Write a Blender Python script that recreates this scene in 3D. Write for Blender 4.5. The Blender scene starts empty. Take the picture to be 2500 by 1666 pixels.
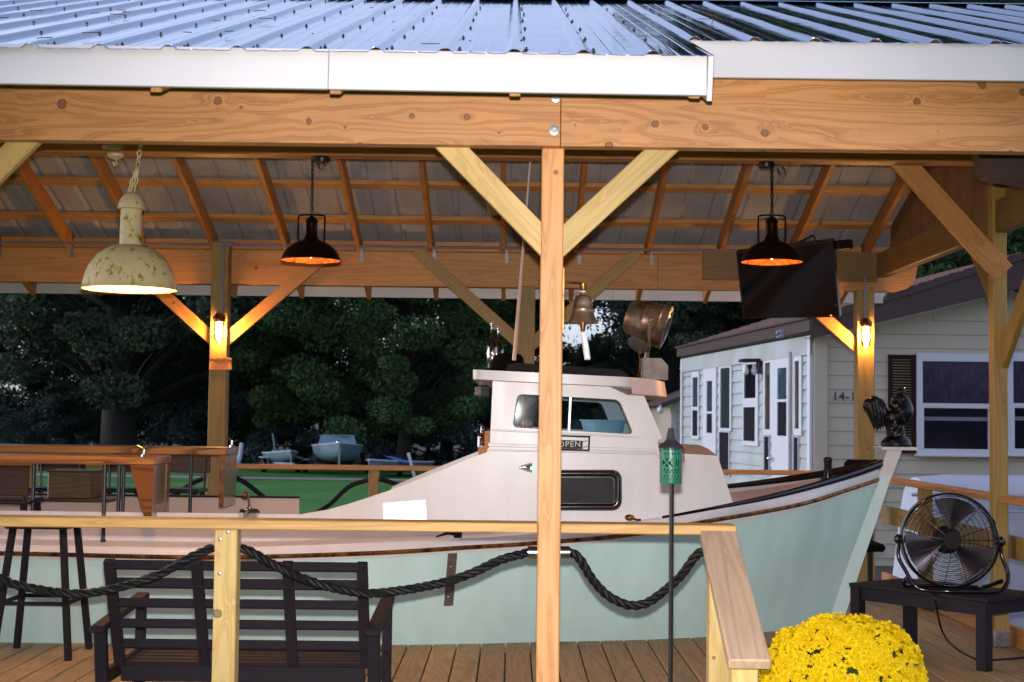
import bpy, bmesh, math, random
import numpy as np
from mathutils import Vector, Matrix, Euler
from mathutils.geometry import tessellate_polygon
R = math.radians
V = Vector
sc = bpy.context.scene
col = sc.collection
rng = random.Random(7)
nrg = np.random.default_rng(7)

# ------------------------------------------------------------------ camera, sky, lamps, exposure
F = 3555.0                                   # focal length in pixels of a 2500 px wide picture
CAMP = V((0.0, -5.75, 1.37))
PITCH, ROLL = R(2.995), R(0.68)
CR = Euler((R(90) + PITCH, 0, 0)).to_matrix() @ Matrix.Rotation(ROLL, 3, 'Z')
cd = bpy.data.cameras.new('camera')
cd.sensor_width = 36.0; cd.sensor_fit = 'HORIZONTAL'; cd.lens = 36.0 * F / 2500.0
cd.dof.use_dof = True; cd.dof.focus_distance = 7.2; cd.dof.aperture_fstop = 6.8
cd.clip_start = 0.05; cd.clip_end = 2000
cam = bpy.data.objects.new('camera', cd); col.objects.link(cam)
cam.matrix_world = Matrix.Translation(CAMP) @ CR.to_4x4()
sc.camera = cam

SUN_EL, SUN_ROT = R(20.0), R(-85)
w = bpy.data.worlds.new('World'); sc.world = w; w.use_nodes = True
nt = w.node_tree; nt.nodes.clear()
sky = nt.nodes.new('ShaderNodeTexSky'); sky.sky_type = 'NISHITA'; sky.sun_disc = False
sky.sun_elevation = SUN_EL; sky.sun_rotation = SUN_ROT; sky.air_density = 1.0; sky.dust_density = 2.0; sky.ozone_density = 2.5
bg = nt.nodes.new('ShaderNodeBackground'); bg.inputs[1].default_value = 0.15
wo = nt.nodes.new('ShaderNodeOutputWorld')
tint = nt.nodes.new('ShaderNodeMix'); tint.data_type = 'RGBA'; tint.blend_type = 'MULTIPLY'; tint.inputs[0].default_value = 1.0; tint.inputs[7].default_value = (0.92, 0.95, 1.15, 1)   # the camera's cool white balance
hsv = nt.nodes.new('ShaderNodeHueSaturation'); hsv.inputs['Saturation'].default_value = 0.5; nt.links.new(sky.outputs[0], hsv.inputs['Color']); nt.links.new(hsv.outputs[0], tint.inputs[6]); nt.links.new(tint.outputs[2], bg.inputs[0]); nt.links.new(bg.outputs[0], wo.inputs[0])

# last daylight, low in the west (left), very weak at dusk
sl = bpy.data.lights.new('sun', 'SUN'); sl.energy = 0.08; sl.angle = R(25); sl.color = (0.75, 0.85, 1.0)
so = bpy.data.objects.new('sun', sl); col.objects.link(so)
sd = V((math.cos(SUN_EL) * math.sin(SUN_ROT), math.cos(SUN_EL) * math.cos(SUN_ROT), math.sin(SUN_EL)))
so.rotation_euler = (-sd).to_track_quat('-Z', 'Y').to_euler()
# the camera's own pop-up flash, which lit this photograph
fl = bpy.data.lights.new('camera_flash', 'SPOT'); fl.energy = 880; fl.spot_size = R(62); fl.spot_blend = 1.0
fl.shadow_soft_size = 0.02; fl.color = (1.0, 0.93, 0.9)
fo = bpy.data.objects.new('camera_flash', fl); col.objects.link(fo)
fo.location = CAMP + V((0, 0.03, 0.09)); fo.rotation_euler = (R(90) - R(1.5), 0, 0)

vs = sc.view_settings
vs.view_transform = 'Standard'; vs.look = 'None'; vs.gamma = 1; vs.use_curve_mapping = False; vs.exposure = 1.0
sc.render.engine = 'CYCLES'
sc.cycles.use_denoising = True
sc.cycles.max_bounces = 8; sc.cycles.transparent_max_bounces = 16
sc.cycles.caustics_reflective = False; sc.cycles.caustics_refractive = False
sc.cycles.sample_clamp_indirect = 4.0

# ------------------------------------------------------------------ helpers
def W(px, py, d):
    """point at distance d in front of the camera that the photograph shows at (px, py)"""
    u = CR @ V(((px - 1250) / F, -(py - 833) / F, -1))
    return CAMP + u * (d / u.y)
def WX(px, py, d): return W(px, py, d).x
def WZ(px, py, d): return W(px, py, d).z

WM = {}
def link(o, parent=None, world=None):
    col.objects.link(o)
    world = world or Matrix.Identity(4)
    o.matrix_basis = world
    if parent is not None:
        o.parent = parent; o.matrix_parent_inverse = WM[parent].inverted()
    WM[o] = world
    return o
def thing(name, label, cat, loc=(0, 0, 0), group=None):
    o = bpy.data.objects.new(name, None); o.empty_display_size = 0.1
    link(o, None, Matrix.Translation(V(loc))); tag(o, label, cat, group); return o
def tag(o, label=None, cat=None, group=None, kind=None):
    if label: o['label'] = label
    if cat: o['category'] = cat
    if group: o['group'] = group
    if kind: o['kind'] = kind
    return o
def kids(o): return [c for c in list(WM) if c.parent is o]
def copy_tree(o, parent=None, world=None, label=None):
    c = o.copy(); col.objects.link(c)
    if parent is not None:
        c.parent = parent; WM[c] = WM[o]
    else:
        c.matrix_basis = world; WM[c] = world
    if label: c['label'] = label
    for k in kids(o): copy_tree(k, c)
    return c

class MB:
    def __init__(s): s.v = []; s.f = []; s.m = []; s.mi = 0
    def add(s, vs, fs):
        n = len(s.v); s.v += [tuple(x) for x in vs]
        for f in fs: s.f.append(tuple(i + n for i in f)); s.m.append(s.mi)
        return s
    def box(s, c, sz, rot=None, bev=0.0):
        hx, hy, hz = (q / 2 for q in sz)
        if bev > 0:
            b = min(bev, hx * .9, hy * .9, hz * .9); pts = []; 
            bm = bmesh.new(); bmesh.ops.create_cube(bm, size=1)
            for q in bm.verts: q.co = V((q.co.x * sz[0], q.co.y * sz[1], q.co.z * sz[2]))
            bmesh.ops.bevel(bm, geom=list(bm.edges), offset=b, segments=1, affect='EDGES')
            bm.verts.index_update()
            pts = [q.co.copy() for q in bm.verts]; fs = [[q.index for q in f.verts] for f in bm.faces]; bm.free()
        else:
            pts = [V((x, y, z)) for x in (-hx, hx) for y in (-hy, hy) for z in (-hz, hz)]
            fs = [(0, 1, 3, 2), (4, 6, 7, 5), (0, 4, 5, 1), (2, 3, 7, 6), (0, 2, 6, 4), (1, 5, 7, 3)]
        if rot is not None: pts = [rot @ p for p in pts]
        c = V(c)
        return s.add([p + c for p in pts], fs)
    def bar(s, p0, p1, wd, ht, up=(0, 0, 1), bev=0.0):
        p0, p1 = V(p0), V(p1); x = (p1 - p0); L = x.length; x.normalize()
        y = V(up).cross(x); 
        if y.length < 1e-5: y = V((0, 1, 0)).cross(x)
        y.normalize(); z = x.cross(y)
        rot = Matrix((x, y, z)).transposed()
        return s.box((p0 + p1) / 2, (L, wd, ht), rot, bev)
    def tube(s, pts, r, n=8, closed=False, caps=True):
        pts = [V(p) for p in pts]; m = len(pts)
        rs = r if isinstance(r, (list, tuple)) else [r] * m
        t0 = (pts[1] - pts[0]).normalized()
        a = V((0, 0, 1)) if abs(t0.z) < .9 else V((1, 0, 0))
        nrm = t0.cross(a).normalized(); vs = []; fs = []
        for i, p in enumerate(pts):
            if closed: t = (pts[(i + 1) % m] - pts[i - 1])
            else: t = pts[min(i + 1, m - 1)] - pts[max(i - 1, 0)]
            if t.length < 1e-9: t = t0
            t.normalize(); nrm = (nrm - t * nrm.dot(t))
            if nrm.length < 1e-6: nrm = t.orthogonal()
            nrm.normalize(); b = t.cross(nrm)
            for k in range(n):
                an = 2 * math.pi * k / n
                vs.append(p + (nrm * math.cos(an) + b * math.sin(an)) * rs[i])
        for i in range(m if closed else m - 1):
            j = (i + 1) % m
            for k in range(n):
                k2 = (k + 1) % n
                fs.append((i * n + k, i * n + k2, j * n + k2, j * n + k))
        if caps and not closed:
            fs.append(tuple(reversed(range(n)))); fs.append(tuple((m - 1) * n + k for k in range(n)))
        return s.add(vs, fs)
    def lathe(s, prof, n=24, o=(0, 0, 0), axis=(0, 0, 1), cap=True):
        o = V(o); az = V(axis).normalized(); ax = az.orthogonal().normalized(); ay = az.cross(ax)
        vs = []; fs = []; m = len(prof)
        for r, z in prof:
            for k in range(n):
                an = 2 * math.pi * k / n
                vs.append(o + az * z + (ax * math.cos(an) + ay * math.sin(an)) * r)
        for i in range(m - 1):
            for k in range(n):
                k2 = (k + 1) % n
                fs.append((i * n + k, i * n + k2, (i + 1) * n + k2, (i + 1) * n + k))
        if cap:
            fs.append(tuple(reversed(range(n)))); fs.append(tuple((m - 1) * n + k for k in range(n)))
        return s.add(vs, fs)
    def slab(s, loops, off):
        """flat polygon (first loop) with holes (other loops), given depth off"""
        loops = [[V(p) for p in l] for l in loops]; off = V(off)
        flat = [p for l in loops for p in l]; n = len(flat)
        tris = tessellate_polygon(loops)
        vs = flat + [p + off for p in flat]
        fs = [tuple(t) for t in tris] + [tuple(i + n for i in reversed(t)) for t in tris]
        k = 0
        for l in loops:
            m = len(l)
            for i in range(m):
                a, b = k + i, k + (i + 1) % m
                fs.append((a, b, b + n, a + n))
            k += m
        return s.add(vs, fs)
    def ball(s, c, r, nu=16, nv=10, rot=None):
        c = V(c); r = V(r) if not isinstance(r, (int, float)) else V((r, r, r)); vs = []; fs = []
        for j in range(nv + 1):
            th = math.pi * j / nv
            for i in range(nu):
                ph = 2 * math.pi * i / nu
                p = V((r.x * math.sin(th) * math.cos(ph), r.y * math.sin(th) * math.sin(ph), r.z * math.cos(th)))
                if rot is not None: p = rot @ p
                vs.append(c + p)
        for j in range(nv):
            for i in range(nu):
                i2 = (i + 1) % nu
                fs.append((j * nu + i, (j + 1) * nu + i, (j + 1) * nu + i2, j * nu + i2))
        return s.add(vs, fs)
    def sheet(s, rows):
        m = len(rows[0]); vs = [p for r in rows for p in r]; fs = []
        for i in range(len(rows) - 1):
            for k in range(m - 1):
                fs.append((i * m + k, i * m + k + 1, (i + 1) * m + k + 1, (i + 1) * m + k))
        return s.add(vs, fs)
    def build(s, name, mats, parent=None, smooth=35, center=True, fix=True, base=False):
        me = bpy.data.meshes.new(name)
        vs = np.array(s.v, dtype=float)
        c = (vs.min(0) + vs.max(0)) / 2 if center else np.zeros(3)
        if base: c[2] = vs[:, 2].min()
        me.from_pydata((vs - c).tolist(), [], s.f)
        mats = mats if isinstance(mats, (list, tuple)) else [mats]
        for m in mats: me.materials.append(m)
        if len(mats) > 1: me.polygons.foreach_set('material_index', s.m)
        if fix:
            bm = bmesh.new(); bm.from_mesh(me); bmesh.ops.remove_doubles(bm, verts=bm.verts, dist=1e-6)
            bmesh.ops.recalc_face_normals(bm, faces=bm.faces); bm.to_mesh(me); bm.free()
        if smooth:
            me.polygons.foreach_set('use_smooth', [True] * len(me.polygons)); me.set_sharp_from_angle(angle=R(smooth))
        me.update()
        return link(bpy.data.objects.new(name, me), parent, Matrix.Translation(V(c)))

_bc = {}
def board(name, p0, p1, wd, ht, m, parent=None, up=(0, 0, 1), bev=0.003, label=None):
    """a sawn piece: its length runs along its own X so that the grain follows it"""
    p0, p1 = V(p0), V(p1); x = p1 - p0; L = x.length; x.normalize()
    y = V(up).cross(x)
    if y.length < 1e-4: y = V((0, 1, 0)).cross(x)
    y.normalize(); z = x.cross(y)
    key = (round(L, 3), round(wd, 4), round(ht, 4), m.name, bev)
    if key not in _bc:
        b = MB().box((0, 0, 0), (L, wd, ht), None, bev)
        me = bpy.data.meshes.new(name); me.from_pydata(b.v, [], b.f); me.materials.append(m); me.update(); _bc[key] = me
    mat = Matrix((x, y, z)).transposed().to_4x4(); mat.translation = (p0 + p1) / 2
    o = link(bpy.data.objects.new(name, _bc[key]), parent, mat)
    if label: o['label'] = label
    return o

def spline(pts, n=10):
    pts = [V(p) for p in pts]; q = [pts[0] * 2 - pts[1]] + pts + [pts[-1] * 2 - pts[-2]]; out = []
    for i in range(1, len(q) - 2):
        a, b, c, d = q[i - 1], q[i], q[i + 1], q[i + 2]
        for k in range(n):
            t = k / n
            out.append(0.5 * ((2 * b) + (c - a) * t + (2 * a - 5 * b + 4 * c - d) * t * t + (3 * b - a - 3 * c + d) * t ** 3))
    return out + [pts[-1]]
def resample(pts, step):
    out = [pts[0]]; acc = 0
    for a, b in zip(pts, pts[1:]):
        L = (b - a).length; pos = step - acc
        while pos < L: out.append(a + (b - a) * (pos / L)); pos += step
        acc = (acc + L) % step if L else acc
    return out + [pts[-1]]
def rrect(x0, x1, y0, y1, r, n=5):
    out = []
    for cx, cy, a0 in ((x1 - r, y1 - r, 0), (x0 + r, y1 - r, 90), (x0 + r, y0 + r, 180), (x1 - r, y0 + r, 270)):
        for k in range(n + 1):
            a = R(a0 + 90 * k / n); out.append((cx + r * math.cos(a), cy + r * math.sin(a)))
    return out
def rpoly(pts, r, n=5):
    """round the corners of a 2-D polygon"""
    out = []; m = len(pts)
    for i in range(m):
        p, a, b = V(pts[i]), V(pts[i - 1]), V(pts[(i + 1) % m])
        u, v = (a - p).normalized(), (b - p).normalized()
        A, B = p + u * r, p + v * r
        for k in range(n + 1):
            t = k / n; out.append(tuple(A * (1 - t) ** 2 + p * 2 * t * (1 - t) + B * t * t))
    return out

# ------------------------------------------------------------------ materials
def hexc(h):
    h = h.lstrip('#'); c = [int(h[i:i + 2], 16) / 255 for i in (0, 2, 4)]
    return tuple(x / 12.92 if x <= .04045 else ((x + .055) / 1.055) ** 2.4 for x in c) + (1,)
def newmat(name):
    m = bpy.data.materials.new(name); m.use_nodes = True; n = m.node_tree; n.nodes.clear()
    out = n.nodes.new('ShaderNodeOutputMaterial'); b = n.nodes.new('ShaderNodeBsdfPrincipled')
    n.links.new(b.outputs[0], out.inputs[0]); return m, n, b
def N(n, t, **kw):
    x = n.nodes.new(t)
    for k, v in kw.items(): setattr(x, k, v)
    return x
def ramp(n, stops):
    r = N(n, 'ShaderNodeValToRGB'); e = r.color_ramp.elements
    while len(e) < len(stops): e.new(0.5)
    for i, (p, c) in enumerate(stops): e[i].position = p; e[i].color = c
    return r
def M(name, c, rough=.6, metal=0.0, spec=.5, var=.12, vscale=6.0, bump=0.0, bscale=60.0, coat=0.0, c2=None, stretch=None, space='Object'):
    m, n, b = newmat(name); c = hexc(c) if isinstance(c, str) else c
    if c2: c2 = hexc(c2)
    else: c2 = tuple(x * (1 - var) for x in c[:3]) + (1,)
    tc = N(n, 'ShaderNodeTexCoord'); no = N(n, 'ShaderNodeTexNoise'); no.inputs['Scale'].default_value = vscale; no.inputs['Detail'].default_value = 5
    if stretch:
        ms = N(n, 'ShaderNodeMapping'); ms.inputs['Scale'].default_value = stretch; n.links.new(tc.outputs[space], ms.inputs[0]); n.links.new(ms.outputs[0], no.inputs['Vector'])
    else: n.links.new(tc.outputs[space], no.inputs['Vector'])
    r = ramp(n, [(.35, c2), (.62, c)]); n.links.new(no.outputs[0], r.inputs[0]); n.links.new(r.outputs[0], b.inputs['Base Color'])
    b.inputs['Roughness'].default_value = rough; b.inputs['Metallic'].default_value = metal
    b.inputs['Specular IOR Level'].default_value = spec; b.inputs['Coat Weight'].default_value = coat
    rr = N(n, 'ShaderNodeMapRange'); rr.inputs['To Min'].default_value = max(.02, rough - .07); rr.inputs['To Max'].default_value = min(1, rough + .07)
    n.links.new(no.outputs[0], rr.inputs[0]); n.links.new(rr.outputs[0], b.inputs['Roughness'])
    if bump:
        n2 = N(n, 'ShaderNodeTexNoise'); n2.inputs['Scale'].default_value = bscale; n2.inputs['Detail'].default_value = 4
        n.links.new(tc.outputs[space], n2.inputs['Vector'])
        bu = N(n, 'ShaderNodeBump'); bu.inputs['Strength'].default_value = bump; bu.inputs['Distance'].default_value = .01
        n.links.new(n2.outputs[0], bu.inputs['Height']); n.links.new(bu.outputs[0], b.inputs['Normal'])
    return m
def wood(name, c1, c2, rings=11.0, knots=.55, rough=.55, kscale=3.0, stain=None, knotc='#5a2f16', fibre=.18, line=.75, coat=0.0):
    m, n, b = newmat(name); c1, c2 = hexc(c1), hexc(c2); L = n.links.new
    tc = N(n, 'ShaderNodeTexCoord'); oi = N(n, 'ShaderNodeObjectInfo')
    mul = N(n, 'ShaderNodeVectorMath', operation='SCALE'); mul.inputs[0].default_value = (37.0, 11.0, 23.0); L(oi.outputs['Random'], mul.inputs['Scale'])
    add = N(n, 'ShaderNodeVectorMath', operation='ADD'); L(tc.outputs['Object'], add.inputs[0]); L(mul.outputs[0], add.inputs[1])
    # knots: round spots on the broad faces
    sx = N(n, 'ShaderNodeSeparateXYZ'); L(add.outputs[0], sx.inputs[0]); syz = N(n, 'ShaderNodeMath', operation='ADD'); L(sx.outputs[1], syz.inputs[0]); L(sx.outputs[2], syz.inputs[1])
    cx_ = N(n, 'ShaderNodeCombineXYZ'); L(sx.outputs[0], cx_.inputs[0]); L(syz.outputs[0], cx_.inputs[1])
    vo = N(n, 'ShaderNodeTexVoronoi', voronoi_dimensions='2D'); vo.inputs['Scale'].default_value = kscale; L(cx_.outputs[0], vo.inputs['Vector'])
    sp = N(n, 'ShaderNodeSeparateColor'); L(vo.outputs['Color'], sp.inputs[0])
    sz = N(n, 'ShaderNodeMapRange'); sz.inputs['From Min'].default_value = 1 - knots; sz.inputs['From Max'].default_value = 1
    sz.inputs['To Min'].default_value = .0; sz.inputs['To Max'].default_value = .021 * kscale; L(sp.outputs[0], sz.inputs[0])
    kd = N(n, 'ShaderNodeMath', operation='DIVIDE'); L(vo.outputs['Distance'], kd.inputs[0])
    mx = N(n, 'ShaderNodeMath', operation='MAXIMUM'); mx.inputs[1].default_value = .0001; L(sz.outputs[0], mx.inputs[0]); L(mx.outputs[0], kd.inputs[1])
    kn = N(n, 'ShaderNodeTexNoise'); kn.inputs['Scale'].default_value = 38; kn.inputs['Detail'].default_value = 3; L(add.outputs[0], kn.inputs['Vector'])
    km = N(n, 'ShaderNodeMapRange'); km.inputs['To Min'].default_value = .45; km.inputs['To Max'].default_value = 1.6; L(kn.outputs[0], km.inputs[0])
    kd0 = kd; kd = N(n, 'ShaderNodeMath', operation='MULTIPLY'); L(kd0.outputs[0], kd.inputs[0]); L(km.outputs[0], kd.inputs[1])
    # swirl of the grain round a knot
    sw = N(n, 'ShaderNodeMath', operation='DIVIDE'); sw.inputs[0].default_value = .32
    sw2 = N(n, 'ShaderNodeMath', operation='ADD'); sw2.inputs[1].default_value = .6; L(kd.outputs[0], sw2.inputs[0]); L(sw2.outputs[0], sw.inputs[1])
    # growth rings: contours of a field stretched along the piece
    mp = N(n, 'ShaderNodeMapping'); mp.inputs['Scale'].default_value = (.55, 7.5, 7.5); L(add.outputs[0], mp.inputs['Vector'])
    no = N(n, 'ShaderNodeTexNoise'); no.inputs['Scale'].default_value = 1.0; no.inputs['Detail'].default_value = 1.5; no.inputs['Roughness'].default_value = .4; L(mp.outputs[0], no.inputs['Vector'])
    s1 = N(n, 'ShaderNodeMath', operation='MULTIPLY_ADD'); s1.inputs[1].default_value = 1.0; L(no.outputs[0], s1.inputs[0])
    sw3 = N(n, 'ShaderNodeMath', operation='MULTIPLY'); sw3.inputs[1].default_value = .28; L(sw.outputs[0], sw3.inputs[0]); L(sw3.outputs[0], s1.inputs[2])
    ph = N(n, 'ShaderNodeMath', operation='MULTIPLY'); ph.inputs[1].default_value = rings * 6.283 * 1.5; L(s1.outputs[0], ph.inputs[0])
    si = N(n, 'ShaderNodeMath', operation='SINE'); L(ph.outputs[0], si.inputs[0])
    rl = ramp(n, [(.0, (0, 0, 0, 1)), (.45, (.06, .06, .06, 1)), (.86, (.75, .75, .75, 1)), (.97, (1, 1, 1, 1)), (1.0, (.15, .15, .15, 1))])
    h = N(n, 'ShaderNodeMath', operation='MULTIPLY_ADD'); h.inputs[1].default_value = .5; h.inputs[2].default_value = .5; L(si.outputs[0], h.inputs[0]); L(h.outputs[0], rl.inputs[0])
    lf = N(n, 'ShaderNodeMath', operation='MULTIPLY'); lf.inputs[1].default_value = line; L(rl.outputs[0], lf.inputs[0])
    # broad tone changes, fine fibres
    mp2 = N(n, 'ShaderNodeMapping'); mp2.inputs['Scale'].default_value = (1.2, 3, 3); L(add.outputs[0], mp2.inputs['Vector'])
    n2 = N(n, 'ShaderNodeTexNoise'); n2.inputs['Scale'].default_value = 1.3; n2.inputs['Detail'].default_value = 4; L(mp2.outputs[0], n2.inputs['Vector'])
    mp3 = N(n, 'ShaderNodeMapping'); mp3.inputs['Scale'].default_value = (5, 130, 130); L(add.outputs[0], mp3.inputs['Vector'])
    n3 = N(n, 'ShaderNodeTexNoise'); n3.inputs['Scale'].default_value = 1.0; n3.inputs['Detail'].default_value = 3; L(mp3.outputs[0], n3.inputs['Vector'])
    mixA = N(n, 'ShaderNodeMix', data_type='RGBA'); L(lf.outputs[0], mixA.inputs[0]); mixA.inputs[6].default_value = c1; mixA.inputs[7].default_value = c2
    tone = N(n, 'ShaderNodeMapRange'); tone.inputs['To Min'].default_value = .72; tone.inputs['To Max'].default_value = 1.18; L(n2.outputs[0], tone.inputs[0])
    fib = N(n, 'ShaderNodeMapRange'); fib.inputs['To Min'].default_value = 1 - fibre; fib.inputs['To Max'].default_value = 1 + fibre; L(n3.outputs[0], fib.inputs[0])
    tm = N(n, 'ShaderNodeMath', operation='MULTIPLY'); L(tone.outputs[0], tm.inputs[0]); L(fib.outputs[0], tm.inputs[1])
    rnd = N(n, 'ShaderNodeMapRange'); rnd.inputs['To Min'].default_value = .86; rnd.inputs['To Max'].default_value = 1.1; L(oi.outputs['Random'], rnd.inputs[0])
    tm2 = N(n, 'ShaderNodeMath', operation='MULTIPLY'); L(tm.outputs[0], tm2.inputs[0]); L(rnd.outputs[0], tm2.inputs[1])
    sc_ = N(n, 'ShaderNodeVectorMath', operation='SCALE'); L(mixA.outputs[2], sc_.inputs[0]); L(tm2.outputs[0], sc_.inputs['Scale'])
    kr = ramp(n, [(.0, (.75, .75, .75, 1)), (.6, (.6, .6, .6, 1)), (.85, (1, 1, 1, 1)), (1.05, (.35, .35, .35, 1)), (1.0, (0, 0, 0, 1))])
    kr = ramp(n, [(.0, (.7, .7, .7, 1)), (.55, (.6, .6, .6, 1)), (.8, (.95, .95, .95, 1)), (1.0, (0, 0, 0, 1))])
    L(kd.outputs[0], kr.inputs[0])
    mixK = N(n, 'ShaderNodeMix', data_type='RGBA'); L(kr.outputs[0], mixK.inputs[0]); L(sc_.outputs[0], mixK.inputs[6]); mixK.inputs[7].default_value = hexc(knotc)
    last = mixK.outputs[2]
    if stain:
        mp4 = N(n, 'ShaderNodeMapping'); mp4.inputs['Scale'].default_value = (1.1, 14, 14); L(add.outputs[0], mp4.inputs['Vector'])
        n4 = N(n, 'ShaderNodeTexNoise'); n4.inputs['Scale'].default_value = 1.0; n4.inputs['Detail'].default_value = 3; L(mp4.outputs[0], n4.inputs['Vector'])
        r4 = ramp(n, [(.56, (0, 0, 0, 1)), (.72, (.6, .6, .6, 1))]); L(n4.outputs[0], r4.inputs[0])
        mixS = N(n, 'ShaderNodeMix', data_type='RGBA'); L(r4.outputs[0], mixS.inputs[0]); L(last, mixS.inputs[6]); mixS.inputs[7].default_value = hexc(stain)
        last = mixS.outputs[2]
    L(last, b.inputs['Base Color'])
    b.inputs['Roughness'].default_value = rough; b.inputs['Coat Weight'].default_value = coat; b.inputs['Coat Roughness'].default_value = .08
    bu = N(n, 'ShaderNodeBump'); bu.inputs['Strength'].default_value = .25; bu.inputs['Distance'].default_value = .003
    L(n3.outputs[0], bu.inputs['Height']); L(bu.outputs[0], b.inputs['Normal'])
    return m
def emit(name, c, s):
    m = bpy.data.materials.new(name); m.use_nodes = True; n = m.node_tree; n.nodes.clear()
    o = N(n, 'ShaderNodeOutputMaterial'); e = N(n, 'ShaderNodeEmission'); e.inputs[0].default_value = c if not isinstance(c, str) else hexc(c); e.inputs[1].default_value = s
    n.links.new(e.outputs[0], o.inputs[0]); return m
def clear(name, tint=(1, 1, 1, 1), rough=.02, refl=1.0, ior=1.5):
    """thin glass: see-through with a Fresnel reflection"""
    m = bpy.data.materials.new(name); m.use_nodes = True; n = m.node_tree; n.nodes.clear()
    o = N(n, 'ShaderNodeOutputMaterial'); t = N(n, 'ShaderNodeBsdfTransparent'); g = N(n, 'ShaderNodeBsdfGlossy'); mx = N(n, 'ShaderNodeMixShader'); fr = N(n, 'ShaderNodeFresnel')
    t.inputs[0].default_value = tint; g.inputs['Roughness'].default_value = rough; fr.inputs[0].default_value = ior
    mu = N(n, 'ShaderNodeMath', operation='MULTIPLY'); mu.inputs[1].default_value = refl; n.links.new(fr.outputs[0], mu.inputs[0])
    n.links.new(mu.outputs[0], mx.inputs[0]); n.links.new(t.outputs[0], mx.inputs[1]); n.links.new(g.outputs[0], mx.inputs[2]); n.links.new(mx.outputs[0], o.inputs[0]); return m

FIR = wood('fir_beam', '#cf9258', '#a05f2a', rings=9, knots=.95, kscale=4.8, line=.6)
FIRP = wood('fir_post', '#d89c5e', '#b06a34', rings=7, knots=.3, kscale=3.4, line=.55)
PINE = wood('pine_treated', '#d2b06c', '#b08840', rings=8, knots=.5, kscale=3.5, stain=None, line=.5, knotc='#4a3c20')
PINEG = wood('pine_green_stain', '#d2b06c', '#b08840', rings=8, knots=.6, kscale=3.5, stain='#7f9a6a', line=.5, knotc='#4a3c20')
CAPW = wood('rail_cap_wood', '#c69854', '#a07436', rings=10, knots=.3, kscale=3.0, line=.5)
GREYP = wood('weathered_pine', '#c9a886', '#a58464', rings=6, knots=.3, kscale=2.4, line=.55)
OLIVE = wood('olive_treated_post', '#9a7a3c', '#785a28', rings=8, knots=.35, kscale=3.2, line=.5, knotc='#3a2a14')
RAFT = wood('rafter_wood', '#b87c40', '#8c5828', rings=9, knots=.6, kscale=3.6, line=.5)
PURL = wood('purlin_wood', '#c08a50', '#96602e', rings=9, knots=.5, kscale=3.2, line=.5)
FARB = wood('far_beam_wood', '#bc8042', '#8e5828', rings=8, knots=.35, kscale=3.0, line=.45)
PLY = wood('plywood_brown', '#94683e', '#5e3c22', rings=12, knots=.1, kscale=2.0, line=.8, rough=.7)
OLIVED = wood('olive_tie_beam', '#75592a', '#583f1b', rings=8, knots=.4, kscale=3.2, line=.5)
DECKW = wood('deck_wood', '#a58456', '#7a5a36', rings=9, knots=.3, kscale=2.5, rough=.7, line=.6, stain='#6f6a44', knotc='#40301c')
SLABW = wood('resin_slab_wood', '#a8733c', '#4c2a12', rings=4, knots=.5, kscale=2.6, rough=.3, line=.9, coat=.4)
LEGW = wood('counter_leg_wood', '#7c4a22', '#3e220e', rings=5, knots=.5, kscale=3, rough=.25, line=.9, coat=.5)
SEATW = wood('dark_stool_wood', '#4a2a18', '#2a160c', rings=8, knots=.2, rough=.5)
WHITE = M('white_vinyl', '#c8c3c3', .45, var=.05, vscale=2.0)
BOATW = M('boat_white_paint', '#d6cfcf', .32, spec=.5, var=.08, vscale=2.5, bump=.04, bscale=25, stretch=(2.5, 2.5, .6))
BOATP = M('pink_plain_and_lamplit', '#d2b4a8', .4, var=.05)  # warm lamplight put into white boat parts; float and antenna simply pink
HULLG = M('hull_seafoam', '#c4dfd6', .34, var=.08, vscale=2.2, bump=.05, bscale=9, c2='#bbd6cd', stretch=(3.0, 3.0, .6))
STEMG = M('stem_gloss_lit', '#d2e8e2', .2, var=.06, bump=.15, bscale=40)  # hull green painted paler for the light on the angled, glossy stem face
BRONZE = M('bronze', '#9a6a32', .35, .85, var=.4, vscale=20, c2='#4a3018')
BLACKG = M('black_gloss', '#171012', .16, spec=.6, var=.3)
BLACKP = M('black_paint', '#201a20', .72, spec=.2, var=.25, vscale=12)
BLACKM = M('black_metal', '#1c1619', .38, .3, var=.3, vscale=15)
BLACKF = M('black_fabric', '#0e0a0c', .95, spec=.1, var=.3, vscale=30, bump=.4, bscale=150)
ROPEB = M('black_rope', '#0c090b', .5, spec=.3, var=.3, vscale=60, bump=.4, bscale=160)
ROPEW = M('white_rope', '#dcdad6', .8, var=.1, vscale=60)
CHROME = M('chrome', '#c9ced6', .12, 1.0, var=.1)
STEEL = M('galvanised_steel', '#a7acb4', .35, .9, var=.25, vscale=35)
TIEM = M('tie_plate', '#8a8e96', .45, .6, var=.5, vscale=90)
GREYPL = M('grey_conduit', '#6f6d78', .5, var=.1)
COPPER = M('dark_bronze_lamp', '#2c1812', .32, .7, var=.3, vscale=25)
COPIN = M('copper_lining', '#c4763a', .35, .8, var=.35, vscale=30, c2='#7a3c18')
CREAM = M('cream_enamel', '#d2c7a2', .55, var=.1, vscale=14, c2='#b3a06a')
BELLM = M('bell_brass', '#94785e', .38, .75, var=.3, vscale=10, c2='#5c4636')
LAMPM = M('tarnished_lamp', '#988a80', .38, .7, var=.3, vscale=9, c2='#6a4a34')
SIDE = M('beige_siding', '#aaa090', .6, var=.06, vscale=1.5)
SIDEL = M('siding_skylit', '#9aa1a5', .6, var=.12, vscale=1.5, c2='#8c918c')  # same siding, coloured cooler for the dusk sky light on the long side
TRIM = M('white_trim', '#b8bcc4', .45, var=.04)
MAROON = M('maroon_paint', '#35211c', .55, var=.15, vscale=3)
SHUT = M('maroon_shutter', '#26110f', .75, spec=.15, var=.15)
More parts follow.
